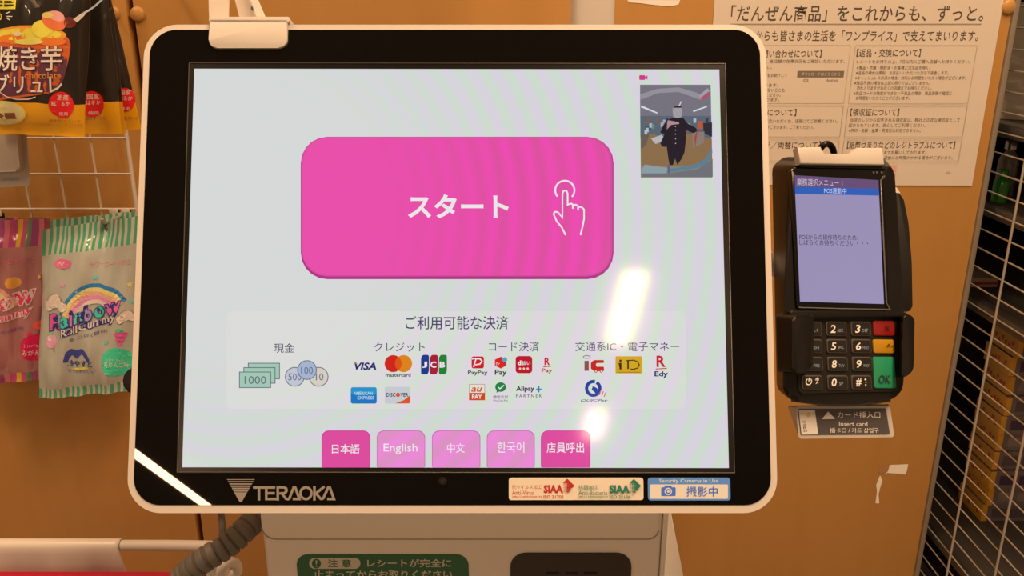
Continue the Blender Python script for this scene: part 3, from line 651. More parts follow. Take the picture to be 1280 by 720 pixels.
# ================================================================ poster on the wall
PF = Fr((0.35, WY - 0.0003, 1.42)); pos = PF.root('shop_notice'); tag(pos, 'white printed shop notice pinned to the wooden wall behind the payment terminal', 'poster')
Print.fr_upright = False
x0p, x1p = PF.uv(893, 0)[0], 0.498 - 0.35; zb = PF.uv(1215, 232)[1]
NX, NZ = 14, 18; V = []; Fc = []
for j in range(NZ + 1):
    for i in range(NX + 1):
        a, b = i / NX, j / NZ
        V.append((x0p + (x1p - x0p) * a, zb + (0.36 - zb) * b * 1.0, 0.0008))
for j in range(NZ):
    for i in range(NX): q = j * (NX + 1) + i; Fc.append((q, q + 1, q + NX + 2, q + NX + 1))
paper = mat('notice_paper', (0.72, 0.68, 0.62), 0.6)
slab('sheet', [(x0p, zb + .001), (x1p, zb), (x1p, zb + 0.42), (x0p, zb + 0.42)], 0.0, 0.0006, paper, pos)
INK = mat('notice_ink', (0.085, 0.070, 0.055), 0.7); INK2 = mat('notice_ink_small', (0.17, 0.145, 0.12), 0.7); RULE = mat('notice_rule', (0.34, 0.30, 0.26), 0.7)
def pt(t, xa, ya, xb, yb, m=INK, b=0.0, name='lettering'):
    u0, _ = PF.uv(xa, (ya + yb) / 2, .0008); u1, _ = PF.uv(xb, (ya + yb) / 2, .0008); v0 = PF.uv(xa, yb, .0008)[1]; v1 = PF.uv(xa, ya, .0008)[1]
    g, f = text_geo(t, b); p = Print(PF, 0.0008); p.raw([(u0 + (u1 - u0) * a, v0 + (v1 - v0) * c) for a, c in g], f, m); return p.build(name, pos)
pt('「だんぜん商品」をこれからも、ずっと。', 914, 6.5, 1230, 27, INK, 0.005, 'heading'); pt('これからも皆さまの生活を「ワンプライス」で支えてまいります。', 925, 38, 1223, 51.5, INK, 0.003, 'subheading')
HD = ((1071, 61, 1151, 71, '【返品・交換について】'), (1063, 135.5, 1124, 145, '【領収証について】'), (1059, 176.5, 1194, 186, '【紙幣づまりなどのレジトラブルについて】'), (942, 62, 1027, 72, '【お問い合わせについて】'), (930, 136, 995.5, 145, '【ご注文について】'), (935, 176.5, 1026, 186, '【値引き／両替について】'))
for xa, ya, xb, yb, t in HD: pt(t, xa, ya, xb, yb, INK, 0.004, 'section_title')
BODY = ((1071, 77, 1213, 'レシートをお持ちの上、7日以内にご購入店舗へお持ちください。'), (1071, 84.5, 1163, '※食品・衣類・開封済・お客様ご注文品を除く。'), (1070, 91, 1186, '※返品の場合は原則、お支払いいただいた方法で返金します。'), (1069, 97.3, 1208, '※キャッシュレス決済の場合、対応にお時間をいただく場合がございます。'), (1068, 103.6, 1163, '※商品不良の場合は上記の限りではございません。'), (1071, 110, 1165, '恐れ入りますがお近くの店舗までお持ちください。'), (1067, 116.5, 1190, '※商品コードの特定ができない不良品の場合、商品情報の確認に'), (1070, 122.5, 1137, 'お時間をいただくことがございます。'),
        (1063, 150, 1200, '当店のレジから印字される領収証は、弊社上正式な領収証として'), (1061, 156.5, 1157, '認められています。安心してご利用ください。'), (1061, 163, 1151, '※押印・金額・金票・再発行は対応できません。'),
        (1062, 190.5, 1158, 'お手数ですが、係員までお願いしております。'), (1060, 197, 1191, '※紙幣の状態により、返金にお時間がかかる場合がございます。'),
        (932, 76.5, 1056, 'アプリでは、各店舗の在庫状況をご確認いただけます。'), (930, 84, 965, 'ご確認ください。'), (925, 94, 984, '在庫のお取り寄せをお助けして'), (933, 106.5, 973, '場合があります。'), (928, 112.5, 981, 'お取り扱いできないことも'), (922, 118.5, 976, 'あらかじめご了承ください。'), (929, 124.5, 974, 'お願いしております。'),
        (919, 151.3, 1047, 'お探しの商品はご注文いただくか、店頭にてご依頼ください。'), (917, 158.8, 1017, 'お時間をいただく場合がございます。ご了承ください。'))
for xa, y, xb, t in BODY: pt(t, xa, y - 2.4, xb, y + 2.4, INK2, 0.0, 'small_lettering')
p = Print(PF, 0.00075)
def rule(u0, v0, u1, v1, wd=0.0004, RULE=mat('notice_frame_rule', (0.57, 0.53, 0.47), 0.7)):
    if abs(u1 - u0) > abs(v1 - v0): p.raw([(u0, v0 - wd), (u1, v0 - wd), (u1, v0 + wd), (u0, v0 + wd)], [(0, 1, 2, 3)], RULE)
    else: p.raw([(u0 - wd, v0), (u0 + wd, v0), (u0 + wd, v1), (u0 - wd, v1)], [(0, 1, 2, 3)], RULE)
hu0, hv = PF.uv(913, 30.3); hu1, _ = PF.uv(1226, 30.3); rule(hu0, hv, hu1, hv, 0.0006, RULE)
ul0 = PF.uv(905, 57)[0]; ul1 = PF.uv(1063, 57)[0]; ur0 = PF.uv(1069, 57)[0]; ur1 = PF.uv(1221, 57)[0]
vs = [(PF.uv(1100, a)[1], PF.uv(1100, b)[1]) for a, b in ((56.5, 129), (131.5, 170.5), (173, 200.5))]
for va, vb in vs:
    for a, b in ((ul0, ul1), (ur0, ur1)):
        rule(a, va, b, va, .00025); rule(a, vb, b, vb, .00025); rule(a, vb, a, va, .00025); rule(b, vb, b, va, .00025)
p.build('ruled_frames', pos)
p = Print(PF, 0.0008)
a = PF.uv(996, 96.5); b = PF.uv(1055, 88.5); p.raw([(a[0], a[1]), (b[0], a[1]), (b[0], b[1]), (a[0], b[1])], [(0, 1, 2, 3)], mat('banner_grey', (0.20, 0.17, 0.145), 0.7)); bn = p.build('download_banner', pos)
p = Print(PF, 0.00095); g, f = text_geo('ダウンロードはこちらから', 0.0); a = PF.uv(1001, 94.8); b = PF.uv(1050, 90.2); p.raw([(a[0] + (b[0] - a[0]) * x, a[1] + (b[1] - a[1]) * y) for x, y in g], f, paper); p.build('banner_lettering', bn)
pt('iOS', 1004, 98.5, 1010.5, 102, INK2, 0, 'small_lettering'); pt('Android', 1033, 98.5, 1047.5, 102, INK2, 0, 'small_lettering'); pt('-01-', 1182, 214.5, 1189, 217.5, INK2, 0, 'small_lettering')
p = Print(PF, 0.0008); a = PF.uv(1100, 222); b = PF.uv(1121, 206); p.raw([(a[0], a[1]), (b[0], a[1]), (b[0], b[1]), (a[0], b[1])], [(0, 1, 2, 3)], mat('pink_print', (0.75, 0.46, 0.42), 0.7)); p.build('pink_mark', pos)

# ================================================================ hanging display at the seam side
MY = 0.872
grid = root_at('wire_grid', (0, MY, 0)); tag(grid, 'white wire grid panel hung on the wood behind the hanging sweet bags', 'wire grid')
gx1 = -0.3975; pit = 0.0375; zt = 1.3795 + 4 * 0.0372; zb_ = 1.3795 - 5 * 0.0372
gzs = [1.3795 + 0.0372 * k for k in range(-5, 5)]
for k in range(0, 8):
    x = gx1 - pit * k; tube('vertical_wire', [(x, 0, zb_), (x, 0, zt)], 0.0022 if k == 0 else 0.0011, WHITE_WIRE, grid, 8)
for z in gzs: tube('cross_wire', [(gx1 - pit * 7, -0.0018, z), (gx1, -0.0018, z)], 0.0011, WHITE_WIRE, grid, 8)
for x, z in ((gx1 - 0.02, gzs[-1]), (gx1 - 0.2, gzs[-1])): tube('wall_hook', [(x, 0, z), (x, 0.02, z), (x, 0.0282, z - 0.002)], 0.0016, WHITE_WIRE, grid, 8)

def bag_material(name, kind):
    m = mat(name, (0.5, 0.5, 0.5), 0.3 if kind == 'choc' else 0.14, coat=0.8); t = NT(m)
    uvn = t.n('ShaderNodeUVMap'); sp = t.n('ShaderNodeSeparateXYZ'); t.l(uvn.outputs[0], sp.inputs[0]); s_, v_ = sp.outputs[0], sp.outputs[1]
    n = t.n('ShaderNodeTexNoise'); t.l(uvn.outputs[0], n.inputs[0]); n.inputs['Scale'].default_value = 7
    if kind == 'choc':
        wob = t.math('MULTIPLY_ADD', n.outputs[0], 0.02, v_)
        f = t.math('LESS_THAN', wob, 0.205)
        c = t.mix(f, (0.020, 0.017, 0.014), (0.92, 0.49, 0.010)); t.l(c, t.b.inputs['Base Color'])
    else:
        band = t.math('MAXIMUM', t.math('GREATER_THAN', v_, 0.855 if kind == 'green' else 0.845), t.math('LESS_THAN', v_, 0.062))
        if kind == 'green':
            stp = t.math('GREATER_THAN', t.math('SINE', t.math('MULTIPLY', s_, 2 * math.pi * 17)), -0.1)
            bandc = t.mix(stp, (0.66, 0.74, 0.66), (0.10, 0.52, 0.36)); base = t.mix(n.outputs[0], (0.66, 0.74, 0.72), (0.46, 0.52, 0.50))
        else:
            fr = t.math('FRACT', t.math('MULTIPLY', s_, 3.0)); cr = t.n('ShaderNodeValToRGB'); cr.color_ramp.interpolation = 'CONSTANT'; t.l(fr, cr.inputs[0])
            el = cr.color_ramp.elements; el[0].color = (0.55, 0.08, 0.28, 1); el[1].position = 0.22; el[1].color = (0.78, 0.50, 0.05, 1)
            for ps, cc in ((0.36, (0.60, 0.10, 0.26, 1)), (0.52, (0.18, 0.30, 0.20, 1)), (0.66, (0.40, 0.08, 0.32, 1)), (0.84, (0.70, 0.20, 0.30, 1))): e = el.new(ps); e.color = cc
            bandc = cr.outputs[0]; base = t.mix(n.outputs[0], (0.58, 0.30, 0.33), (0.42, 0.16, 0.19))
        c = t.mix(band, base, bandc); t.l(c, t.b.inputs['Base Color'])
    return m
CHOC = bag_material('chocolate_bag_film', 'choc'); GREENF = bag_material('mint_bag_film', 'green'); PINKF = bag_material('pink_bag_film', 'pink')
def make_bag(root, fr, quad, depth, m, seed, crimp=0.06, nx=22, ny=30):
    """pillow bag: quad = TL,TR,BR,BL in plane coordinates; returns a height function"""
    TL, TR, BR, BL = [Vector(q) for q in quad]; rnd = random.Random(seed); ph = [rnd.random() * 6.28 for _ in range(6)]
    def P_(s, t): return (BL * (1 - s) + BR * s) * (1 - t) + (TL * (1 - s) + TR * s) * t
    def H(s, t):
        e = max(0.0, 1 - abs(2 * s - 1) ** 2.6) ** 0.6; tt = min(1, max(0, (t - crimp) / (1 - 2.6 * crimp)))
        v = max(0.0, 1 - abs(2 * tt - 1) ** 2.8) ** 0.6
        wr = 0.0011 * math.sin(13 * s + 5 * t + ph[0]) * math.sin(7 * t + ph[1]) + 0.0009 * math.sin(23 * s - 9 * t + ph[2]) * (0.3 + abs(2 * t - 1)) + 0.0006 * math.sin(41 * s + ph[3])
        return depth * e * v + wr * (1.7 if m is not CHOC else 1.0) + 0.0028
    V = []; UVs = []; Fc = []
    for sd in (1, -1):
        for j in range(ny + 1):
            for i in range(nx + 1):
                s, t = i / nx, j / ny; q = P_(s, t); h = H(s, t)
                V.append((q.x, q.y, h if sd > 0 else h - 0.0012 - 1.6 * depth * max(0.0, 1 - abs(2 * s - 1) ** 2.6) ** .6 * max(0.0, 1 - abs(2 * min(1, max(0, (t - crimp) / (1 - 2.6 * crimp))) - 1) ** 2.8) ** .6)); UVs.append((s, t))
    M_ = (nx + 1) * (ny + 1)
    for j in range(ny):
        for i in range(nx):
            a = j * (nx + 1) + i; b = a + nx + 1; Fc.append((a, a + 1, b + 1, b)); Fc.append((M_ + a, M_ + b, M_ + b + 1, M_ + a + 1))
    rim = [i for i in range(nx + 1)] + [(j + 1) * (nx + 1) + nx for j in range(ny)] + [ny * (nx + 1) + i for i in range(nx - 1, -1, -1)] + [j * (nx + 1) for j in range(ny - 1, 0, -1)]
    for k in range(len(rim)): a, b = rim[k], rim[(k + 1) % len(rim)]; Fc.append((a, M_ + a, M_ + b, b))
    me = bpy.data.meshes.new('bag_film'); me.from_pydata(V, [], Fc); me.update()
    uvl = me.uv_layers.new(name='UVMap')
    for lp in me.loops: uvl.data[lp.index].uv = UVs[lp.vertex_index]
    link_mesh('bag_film', me, m, root, 70)
    def h_at(u, v):
        s = t = 0.5
        for _ in range(6):
            r = Vector((u, v)) - P_(s, t); ds = (P_(s + .01, t) - P_(s, t)) * 100; dt = (P_(s, t + .01) - P_(s, t)) * 100
            det = ds.x * dt.y - ds.y * dt.x
            if abs(det) < 1e-9: break
            s += (r.x * dt.y - r.y * dt.x) / det; t += (ds.x * r.y - ds.y * r.x) / det
        return H(min(1, max(0, s)), min(1, max(0, t)))
    return h_at
def bag_ink(c): return mat('bag_print', lit(*c, 0.60), 0.3)
# black chocolate bags, front to back on one hook
RED = (196, 26, 24)
specs = ((0.700, [(-58, -60), (117, -48), (107.5, 171), (-62, 163)], 0.010), (0.735, [(-40, -60), (131, -50), (154.5, 167), (-40, 165)], 0.006), (0.765, [(-20, -60), (136, -45), (159, 166), (-20, 168)], 0.006), (0.800, [(-10, -60), (132, -40), (177.5, 161), (-5, 168)], 0.008))
clab = ('foremost black sweet potato chocolate bag, printed with a golden cup dessert', 'second black chocolate bag, just behind the foremost one on the hook', 'third black chocolate bag, thin dark strip between two others on the hook', 'rearmost black chocolate bag, closest to the wooden wall and screw caps')
for i, (Y, q, dp) in enumerate(specs):
    fr = Fr((hy(60, 0, Y).x, Y, hy(60, 0, Y).z)); r = fr.root('chocolate_bag'); tag(r, clab[i], 'snack bag', 'black chocolate bags on one hook')
    h = make_bag(r, fr, fr.pts(q), dp, CHOC, 11 + i, 0.045)
    bx, by = ((76.5, 131.5), (115.5, 130), (132, 133), (154, 125))[i]
    p = Print(fr, 0.0003, 0.00006, ink=bag_ink, hfun=h, ref=0.85 * dp)
    p.ell(bx, by, 15 - i * .6, 17 - i * .6, RED); p.text('国産', bx - 5, by - 13, bx + 9, by - 6, (236, 196, 176), 0.01); p.text('紅はるか', bx - 12, by - 5, bx + 10, by + 1, (236, 196, 176), 0.01); p.text('使用', bx - 5, by + 9, bx + 7, by + 13.5, (236, 170, 150), 0.0)
    p.build('red_seal', r)
    if i == 0:
        p = Print(fr, 0.0002, 0.00005, ink=bag_ink, hfun=h, ref=0.85 * dp)
        cup = [(-20, 44), (0, 38), (20, 32), (45, 31), (65, 36), (85, 45), (89, 55), (86, 78), (80, 100), (74, 115), (0, 125), (-20, 118)]
        p.poly(round_poly(cup, 8), (176, 70, 26)); p.poly(round_poly([(-20, 62), (10, 58), (50, 60), (86, 72), (82, 96), (74, 113), (0, 122), (-20, 118)], 6), (86, 40, 44))
        p.ell(36, 44, 48, 11, (226, 120, 30)); p.ell(38, 43, 40, 8, (240, 158, 44)); p.ell(18, 48, 16, 5, (214, 92, 24)); p.ell(68, 52, 16, 5, (206, 90, 30)); p.ell(40, 52, 18, 3.5, (244, 176, 66)); p.ell(26, 42, 7, 3, (250, 196, 96))
        p.ell(56, 36, 12, 11, (242, 176, 44)); p.ell(70, 26, 15, 11, (206, 86, 40), rot=.5); p.ell(72, 20, 10, 6, (222, 120, 96), rot=.4); p.ell(88, 28, 7, 7, (96, 34, 22)); p.ell(62, 19, 6, 4, (232, 150, 70))
        p.poly([(92, 24), (100, 17), (106, 15), (103, 20), (96, 28)], (206, 190, 170)); p.stroke([(102, 17), (116, 7), (132, -8)], 2.4, (150, 140, 128)); p.build('dessert_picture', r)
        p = Print(fr, 0.0006, 0.00005, ink=bag_ink, hfun=h, ref=0.85 * dp); CW = (232, 196, 170)
        p.text('焼き芋', 0, 57, 80, 90, (60, 22, 20), 0.03); p.text('焼き芋', 0.5, 57.5, 79, 88.5, CW, 0.010); p.text('ブリュレ', -3, 92, 80, 117, (60, 22, 30), 0.03); p.text('ブリュレ', -2, 92.5, 79, 116, CW, 0.010)
        p.text('chocolate', 35, 89.5, 78, 98, (190, 112, 40), 0.0); p.stroke([(4, 114), (12, 120), (24, 123.5), (38, 123.5), (47, 121)], 1.4, (196, 150, 170)); p.build('bag_lettering', r)
        p = Print(fr, 0.0006, 0.00005, ink=bag_ink, hfun=h, ref=0.85 * dp); YE = (226, 170, 40)
        p.rr(-10, -8, 22, 11.5, 1, YE); p.rr(0.5, 1, 7, 4, .4, (50, 36, 20)); p.rr(9, 1, 19.5, 4, .4, (50, 36, 20)); p.rr(0.5, 5.5, 7, 8, .4, (50, 36, 20)); p.rr(9, 5.5, 19.5, 8, .4, (50, 36, 20))
        p.text('め', -3, 14, 6.5, 26, (226, 150, 40), 0.02)
        for a in ((11, 17, 16, 14.5), (12, 20.5, 18.5, 20.5), (12, 22.5, 16, 25)): p.stroke([(a[0], a[1]), (a[2], a[3])], 1.2, (210, 200, 190))
        p.build('corner_print', r)
        p = Print(fr, 0.0005, 0.00005, ink=bag_ink, hfun=h, ref=0.85 * dp); p.ell(4, 141, 30, 16, (222, 152, 60)); p.ell(3, 141, 28.5, 14.8, (240, 190, 92)); p.rr(-4, 141, 20, 149, .8, (120, 62, 30)); p.text('焼き芋チョコレート', 60, 149.5, 98, 153.5, (130, 80, 20), 0.0); p.text('ブリュレ味', 76, 155, 100, 158.5, (190, 90, 20), 0.0); p.build('flavour_print', r)
    else:
        p = Print(fr, 0.0005, 0.00005, ink=bag_ink, hfun=h, ref=0.85 * dp); a, b = ((108, 132), (142, 154), (152, 172))[i - 1]; p.text('焼き芋チョコ', a, 146, b - 2, 150, (130, 80, 20), 0.0); p.build('flavour_print', r)
def hook(px, py, y0, label, bases=(0.0,), lift=0.0):
    P_ = hy(px, py, MY if not lift else y0); r = root_at('display_hook', (P_.x, MY, P_.z)); tag(r, label, 'hook', 'prong hooks on the wire grid')
    L = MY - y0
    tube('prong', [(0, -0.002, lift), (0, -L * .5, lift * .7), (0, -L + 0.012, 0.0), (0, -L + .003, 0.001), (0, -L, 0.006)], 0.0015, CHROME, r, 8)
    for dx in bases:
        box('hook_base', dx - 0.0045, dx + 0.0045, -0.007, -0.0035, lift - 0.014, lift + 0.002, BLACK_PLASTIC, r, 0.0008)
        box('price_holder', dx - 0.0045, dx + 0.0045, -0.009, -0.0072, lift - 0.001, lift + 0.005, mat('white_tag', (0.8, 0.76, 0.7), 0.5), r, 0.0005)
hook(42, 9, 0.682, 'thin metal prong hook that carries the black chocolate bags', lift=0.075)
# mint and pink gummy bags
def gummy(kind, Y, q, seed, label, group):
    fr = Fr((hy(q[0][0], q[0][1], Y).x, Y, hy(q[2][0], q[2][1], Y).z)); r = fr.root('gummy_bag'); tag(r, label, 'snack bag', group)
    return fr, r, make_bag(r, fr, fr.pts(q), 0.009 if seed % 2 else 0.004, GREENF if kind == 'green' else PINKF, seed, 0.05)
gummy('green', 0.852, [(66, 274), (188, 262), (178, 478), (62, 486)], 20, 'mint striped gummy bag mostly hidden behind the front mint bag', 'mint gummy bags')
fr, r, h = gummy('green', 0.822, [(57, 286), (177, 269), (169, 487), (49, 498)], 21, 'mint striped rainbow roll gummy bag in front, beside the monitor', 'mint gummy bags')
def gp(**k): return Print(fr, 0.0004, 0.00005, ink=bag_ink, hfun=h, ref=0.0095)
p = gp(); p.ell(77.5, 330, 11, 6, (222, 84, 96)); p.stroke([(71, 332), (74, 328), (77, 332), (80, 328), (84, 331)], 1.1, (240, 200, 190)); p.build('oval_badge', r)
p = gp(); p.text('サワーロールグミ', 112, 326.5, 162, 334, (206, 100, 96), 0.0, dy=2); p.build('bag_lettering', r)
p = gp()
for k, c in enumerate(((46, 96, 116), (226, 196, 84), (230, 130, 90), (222, 110, 130), (236, 220, 190))): p.ring(121, 408, 45 - 4.6 * k, 52 - 5 * k, 5, c, 196, 322, 22)
p.build('rainbow_print', r)
p = gp(); CL_ = (222, 196, 170)
for cx, cy, s_ in ((70, 380, 1.1), (158, 397, 0.8)):
    p = gp()
    for a, b, rr_ in ((-9, 2, 6), (-1, -3, 8), (8, 2, 6)): p.ell(cx + a * s_, cy + b * s_, rr_ * s_ + .7, rr_ * s_ + .7, (120, 90, 80), 16)
    for a, b, rr_ in ((-9, 2, 6), (-1, -3, 8), (8, 2, 6)): p.ell(cx + a * s_, cy + b * s_, rr_ * s_, rr_ * s_, CL_ if s_ > 1 else (226, 170, 160), 16)
    p.build('cloud_print', r)
p = gp(); DK2 = (44, 40, 84)
for ch, c, x0, x1, yb, hh in (('R', (222, 70, 100), 62, 76, 414, 20), ('a', (60, 170, 140), 77, 88, 410, 14), ('i', (226, 90, 110), 89, 93, 407, 19), ('n', (96, 180, 200), 95, 105, 404, 13), ('b', (150, 110, 190), 106, 116, 402, 19), ('o', (60, 170, 140), 119, 132, 398, 14), ('w', (222, 80, 110), 133, 152, 394, 14)):
    p.text(ch, x0 - 1.2, yb - hh - 1.2, x1 + 1.2, yb + 1.5, DK2, 0.075, dy=(x1 - x0) * .25)
    p.text(ch, x0, yb - hh, x1, yb, c, 0.03, dy=(x1 - x0) * .25)
p.build('brand_lettering', r)
p = gp(); p.text('RollGummy', 77, 411, 146, 425, DK2, 0.08, dy=22); p.text('RollGummy', 78, 411, 145, 424, (214, 196, 186), 0.02, dy=22); p.text('롤 그미 (젤리)', 88, 422, 135, 427, (70, 64, 90), 0.0, dy=12); p.build('brand_lettering', r)
p = gp(); p.poly(round_poly([(80, 452), (83, 440), (90, 435), (97, 437), (103, 435), (110, 442), (114, 450), (110, 452), (103, 442), (96, 448), (90, 443), (84, 453)], 2), (56, 56, 96)); p.text('冷やすと', 84, 450, 116, 459, (50, 48, 90), 0.02); p.poly([(88, 461), (110, 458), (112, 461), (92, 464)], (222, 190, 60)); p.text('もっとおいしい', 84, 462, 118, 466.5, (70, 70, 110), 0.0); p.build('cooling_mark', r)
p = gp(); p.ell(145, 453, 18.5, 18.5, (62, 158, 104)); p.text('Limited', 134, 446, 153, 450, (150, 206, 160), 0.0, dy=-4); p.text('青りんご味', 131, 451, 158, 458, (196, 226, 190), 0.008, dy=-4); p.build('flavour_seal', r)
p = gp()
for a, b in ((146, 418), (151, 417), (156, 418), (148, 423), (153.5, 423), (150, 428)): p.ell(a, b, 3, 3, (190, 66, 96), 12)
p.poly([(144, 413), (150, 409), (156, 414), (150, 415)], (70, 150, 90)); p.build('grape_print', r)
p = gp(); p.ell(63.5, 427, 6, 9, (226, 120, 120)); p.ell(62, 423, 3, 4, (240, 180, 160)); p.poly([(58, 418), (63, 415), (66, 419)], (90, 160, 90)); p.stroke([(66, 436), (67, 441)], .8, (80, 60, 60)); p.build('fruit_print', r)
p = gp()
for a, b, c in ((79, 355, (226, 120, 130)), (161, 356, (226, 206, 80)), (133, 427, (90, 180, 130)), (163, 378, (100, 180, 130)), (120, 346, (80, 170, 120))):
    p = gp(); p.poly([(a, b - 3.5), (a + 1.2, b - 1), (a + 3.5, b - 1), (a + 1.8, b + 1), (a + 2.4, b + 3.5), (a, b + 2), (a - 2.4, b + 3.5), (a - 1.8, b + 1), (a - 3.5, b - 1), (a - 1.2, b - 1)], c); p.build('star_print', r)
p = gp(); p.poly([(122, 276), (126, 275), (130, 290), (127, 293)], (96, 70, 46)); p.build('hanger_slot', r)
gummy('pink', 0.858, [(-60, 273), (66, 271), (58, 468), (-60, 476)], 30, 'pink striped gummy bag mostly hidden behind the front pink bag', 'pink gummy bags')
fr, r, h = gummy('pink', 0.842, [(-66, 276), (56, 273), (54, 474), (-66, 482)], 31, 'pink striped rainbow roll gummy bag in front, cut off by the picture edge', 'pink gummy bags')
p = gp(); p.text('サワーロールグミ', -10, 324, 42, 331, (196, 80, 90), 0.0, dy=2); p.build('bag_lettering', r)
p = gp()
for k, c in enumerate(((206, 120, 90), (226, 190, 80), (196, 196, 110))): p.ring(-16, 404, 44 - 5 * k, 46 - 5 * k, 5, c, 200, 330, 20)
p.build('rainbow_print', r)
p = gp(); p.ell(17, 353, 9.5, 7, (214, 120, 44)); p.build('fruit_print', r); p = gp(); p.poly([(40, 405), (52, 400), (54, 408), (46, 414), (40, 411)], (206, 62, 44)); p.build('fruit_print', r); p = gp(); p.poly([(36, 416), (37, 413), (38, 416), (40, 417), (38, 419), (35, 420), (34, 417)], (196, 40, 60)); p.poly([(45, 347), (47, 344), (49, 347), (47, 350)], (206, 140, 50)); p.build('star_print', r)
p = gp(); RD = (196, 44, 66)
for ch, x0, x1, yb, hh in (('b', -16, -3, 393, 21), ('o', -1, 17, 388, 15), ('w', 18, 42, 383, 16)):
    p.text(ch, x0 - 1.5, yb - hh - 1.5, x1 + 1.5, yb + 1.5, (232, 150, 140), 0.09, dy=(x1 - x0) * .18); p.text(ch, x0, yb - hh, x1, yb, RD, 0.04, dy=(x1 - x0) * .18)
p.text('RollGummy', -34, 401, 39, 416, (226, 150, 146), 0.07, dy=20); p.text('RollGummy', -33, 401, 38, 415, RD, 0.01, dy=20); p.text('롤 그미 (젤리)', -14, 417, 30, 422, (86, 60, 96), 0.0, dy=10); p.build('brand_lettering', r)
p = gp(); p.ell(43, 436, 19, 17, (186, 22, 52)); p.text('Limited', 31, 430, 52, 434, (220, 120, 130), 0.0, dy=-2); p.text('みかん味', 28, 437, 54, 445, (236, 190, 190), 0.01, dy=-2); p.build('flavour_seal', r)
hook(161.5, 264, 0.812, 'prong hook with two white tags over the mint bags, beside the monitor rim', (0.0, -0.0125)); hook(3, 267, 0.815, 'prong hook with white tag over the pink gummy bag')
# grey blister pack
fr = Fr((hy(0, 200, 0.815).x, 0.815, hy(0, 200, 0.815).z)); r = fr.root('blister_pack'); tag(r, 'grey carded blister pack with a clear bulge, hanging under the black bags', 'blister pack')
slab('card', round_poly(fr.pts([(-50, 120), (30, 120), (37.5, 232), (-50, 238)]), .003), -0.0006, 0.0, mat('grey_card', (0.50, 0.47, 0.44), 0.6), r)
slab('clear_bulge', round_poly(fr.pts([(-40, 130), (19, 150), (25, 214), (-40, 217)], 0.008), .004), 0.0, 0.008, mat('clear_blister', (0.80, 0.77, 0.72), 0.12, alpha=0.7, coat=0.5), r, 0.003, 3)
p = Print(fr, 0.0004, ink=lambda c: mat('card_print', lit(*c, .5), .6)); p.text('日用雑貨', 2, 222, 24, 226, (110, 100, 95)); p.build('card_print', r)

# ================================================================ side shelf behind wire mesh
MX = 0.521
mesh_ = root_at('wire_mesh_screen', (MX, 0, 0)); tag(mesh_, 'tall chrome wire mesh screen standing at the end of the wooden wall', 'wire mesh')
for y in (0.851, 0.766, 0.680): tube('upright_wire', [(0, y, 0.55), (0, y, 1.65)], 0.0013, CHROME, mesh_, 8)
zz = [hx(1216, 332, MX).z + 0.0214 * k for k in range(-26, 16)]
for i, z in enumerate(zz):
    if 0.6 < z < 1.62: tube('cross_wire', [(0.0022, 0.66, z), (0.0022, 0.929, z)], 0.0009, CHROME, mesh_, 6)
box('mesh_foot', -0.004, 0.006, 0.65, 0.905, 0.0, 0.56, DARK_METAL, mesh_, 0.002)
sh = root_at('shelf_unit', (0.53, 0.93, 0)); tag(sh, 'dark metal shelving unit seen through the wire mesh screen', 'shelf')
box('rear_panel', 0.0, 0.50, 0.45, 0.47, 0.0, 1.9, mat('shelf_rear', (0.045, 0.032, 0.022), 0.7), sh, 0.001)
SHZ = (0.52, 0.883, 1.19, 1.30, 1.388)
for z in SHZ: box('shelf_or_shade_board', 0.0, 0.50, -0.23 if z > 1 else -0.10, 0.45, z - 0.014, z, DARK_METAL, sh, 0.001)  # upper boards drawn further forward to shade the goods below
box('shelf_or_shade_board', 0.0, 0.50, -0.23, 0.45, 1.62, 1.634, DARK_METAL, sh, 0.001)  # unseen top board, added to keep the ceiling lamps off the shelves
box('end_panel', 0.50, 0.515, -0.23, 0.47, 0.0, 1.9, DARK_METAL, sh, 0.001)
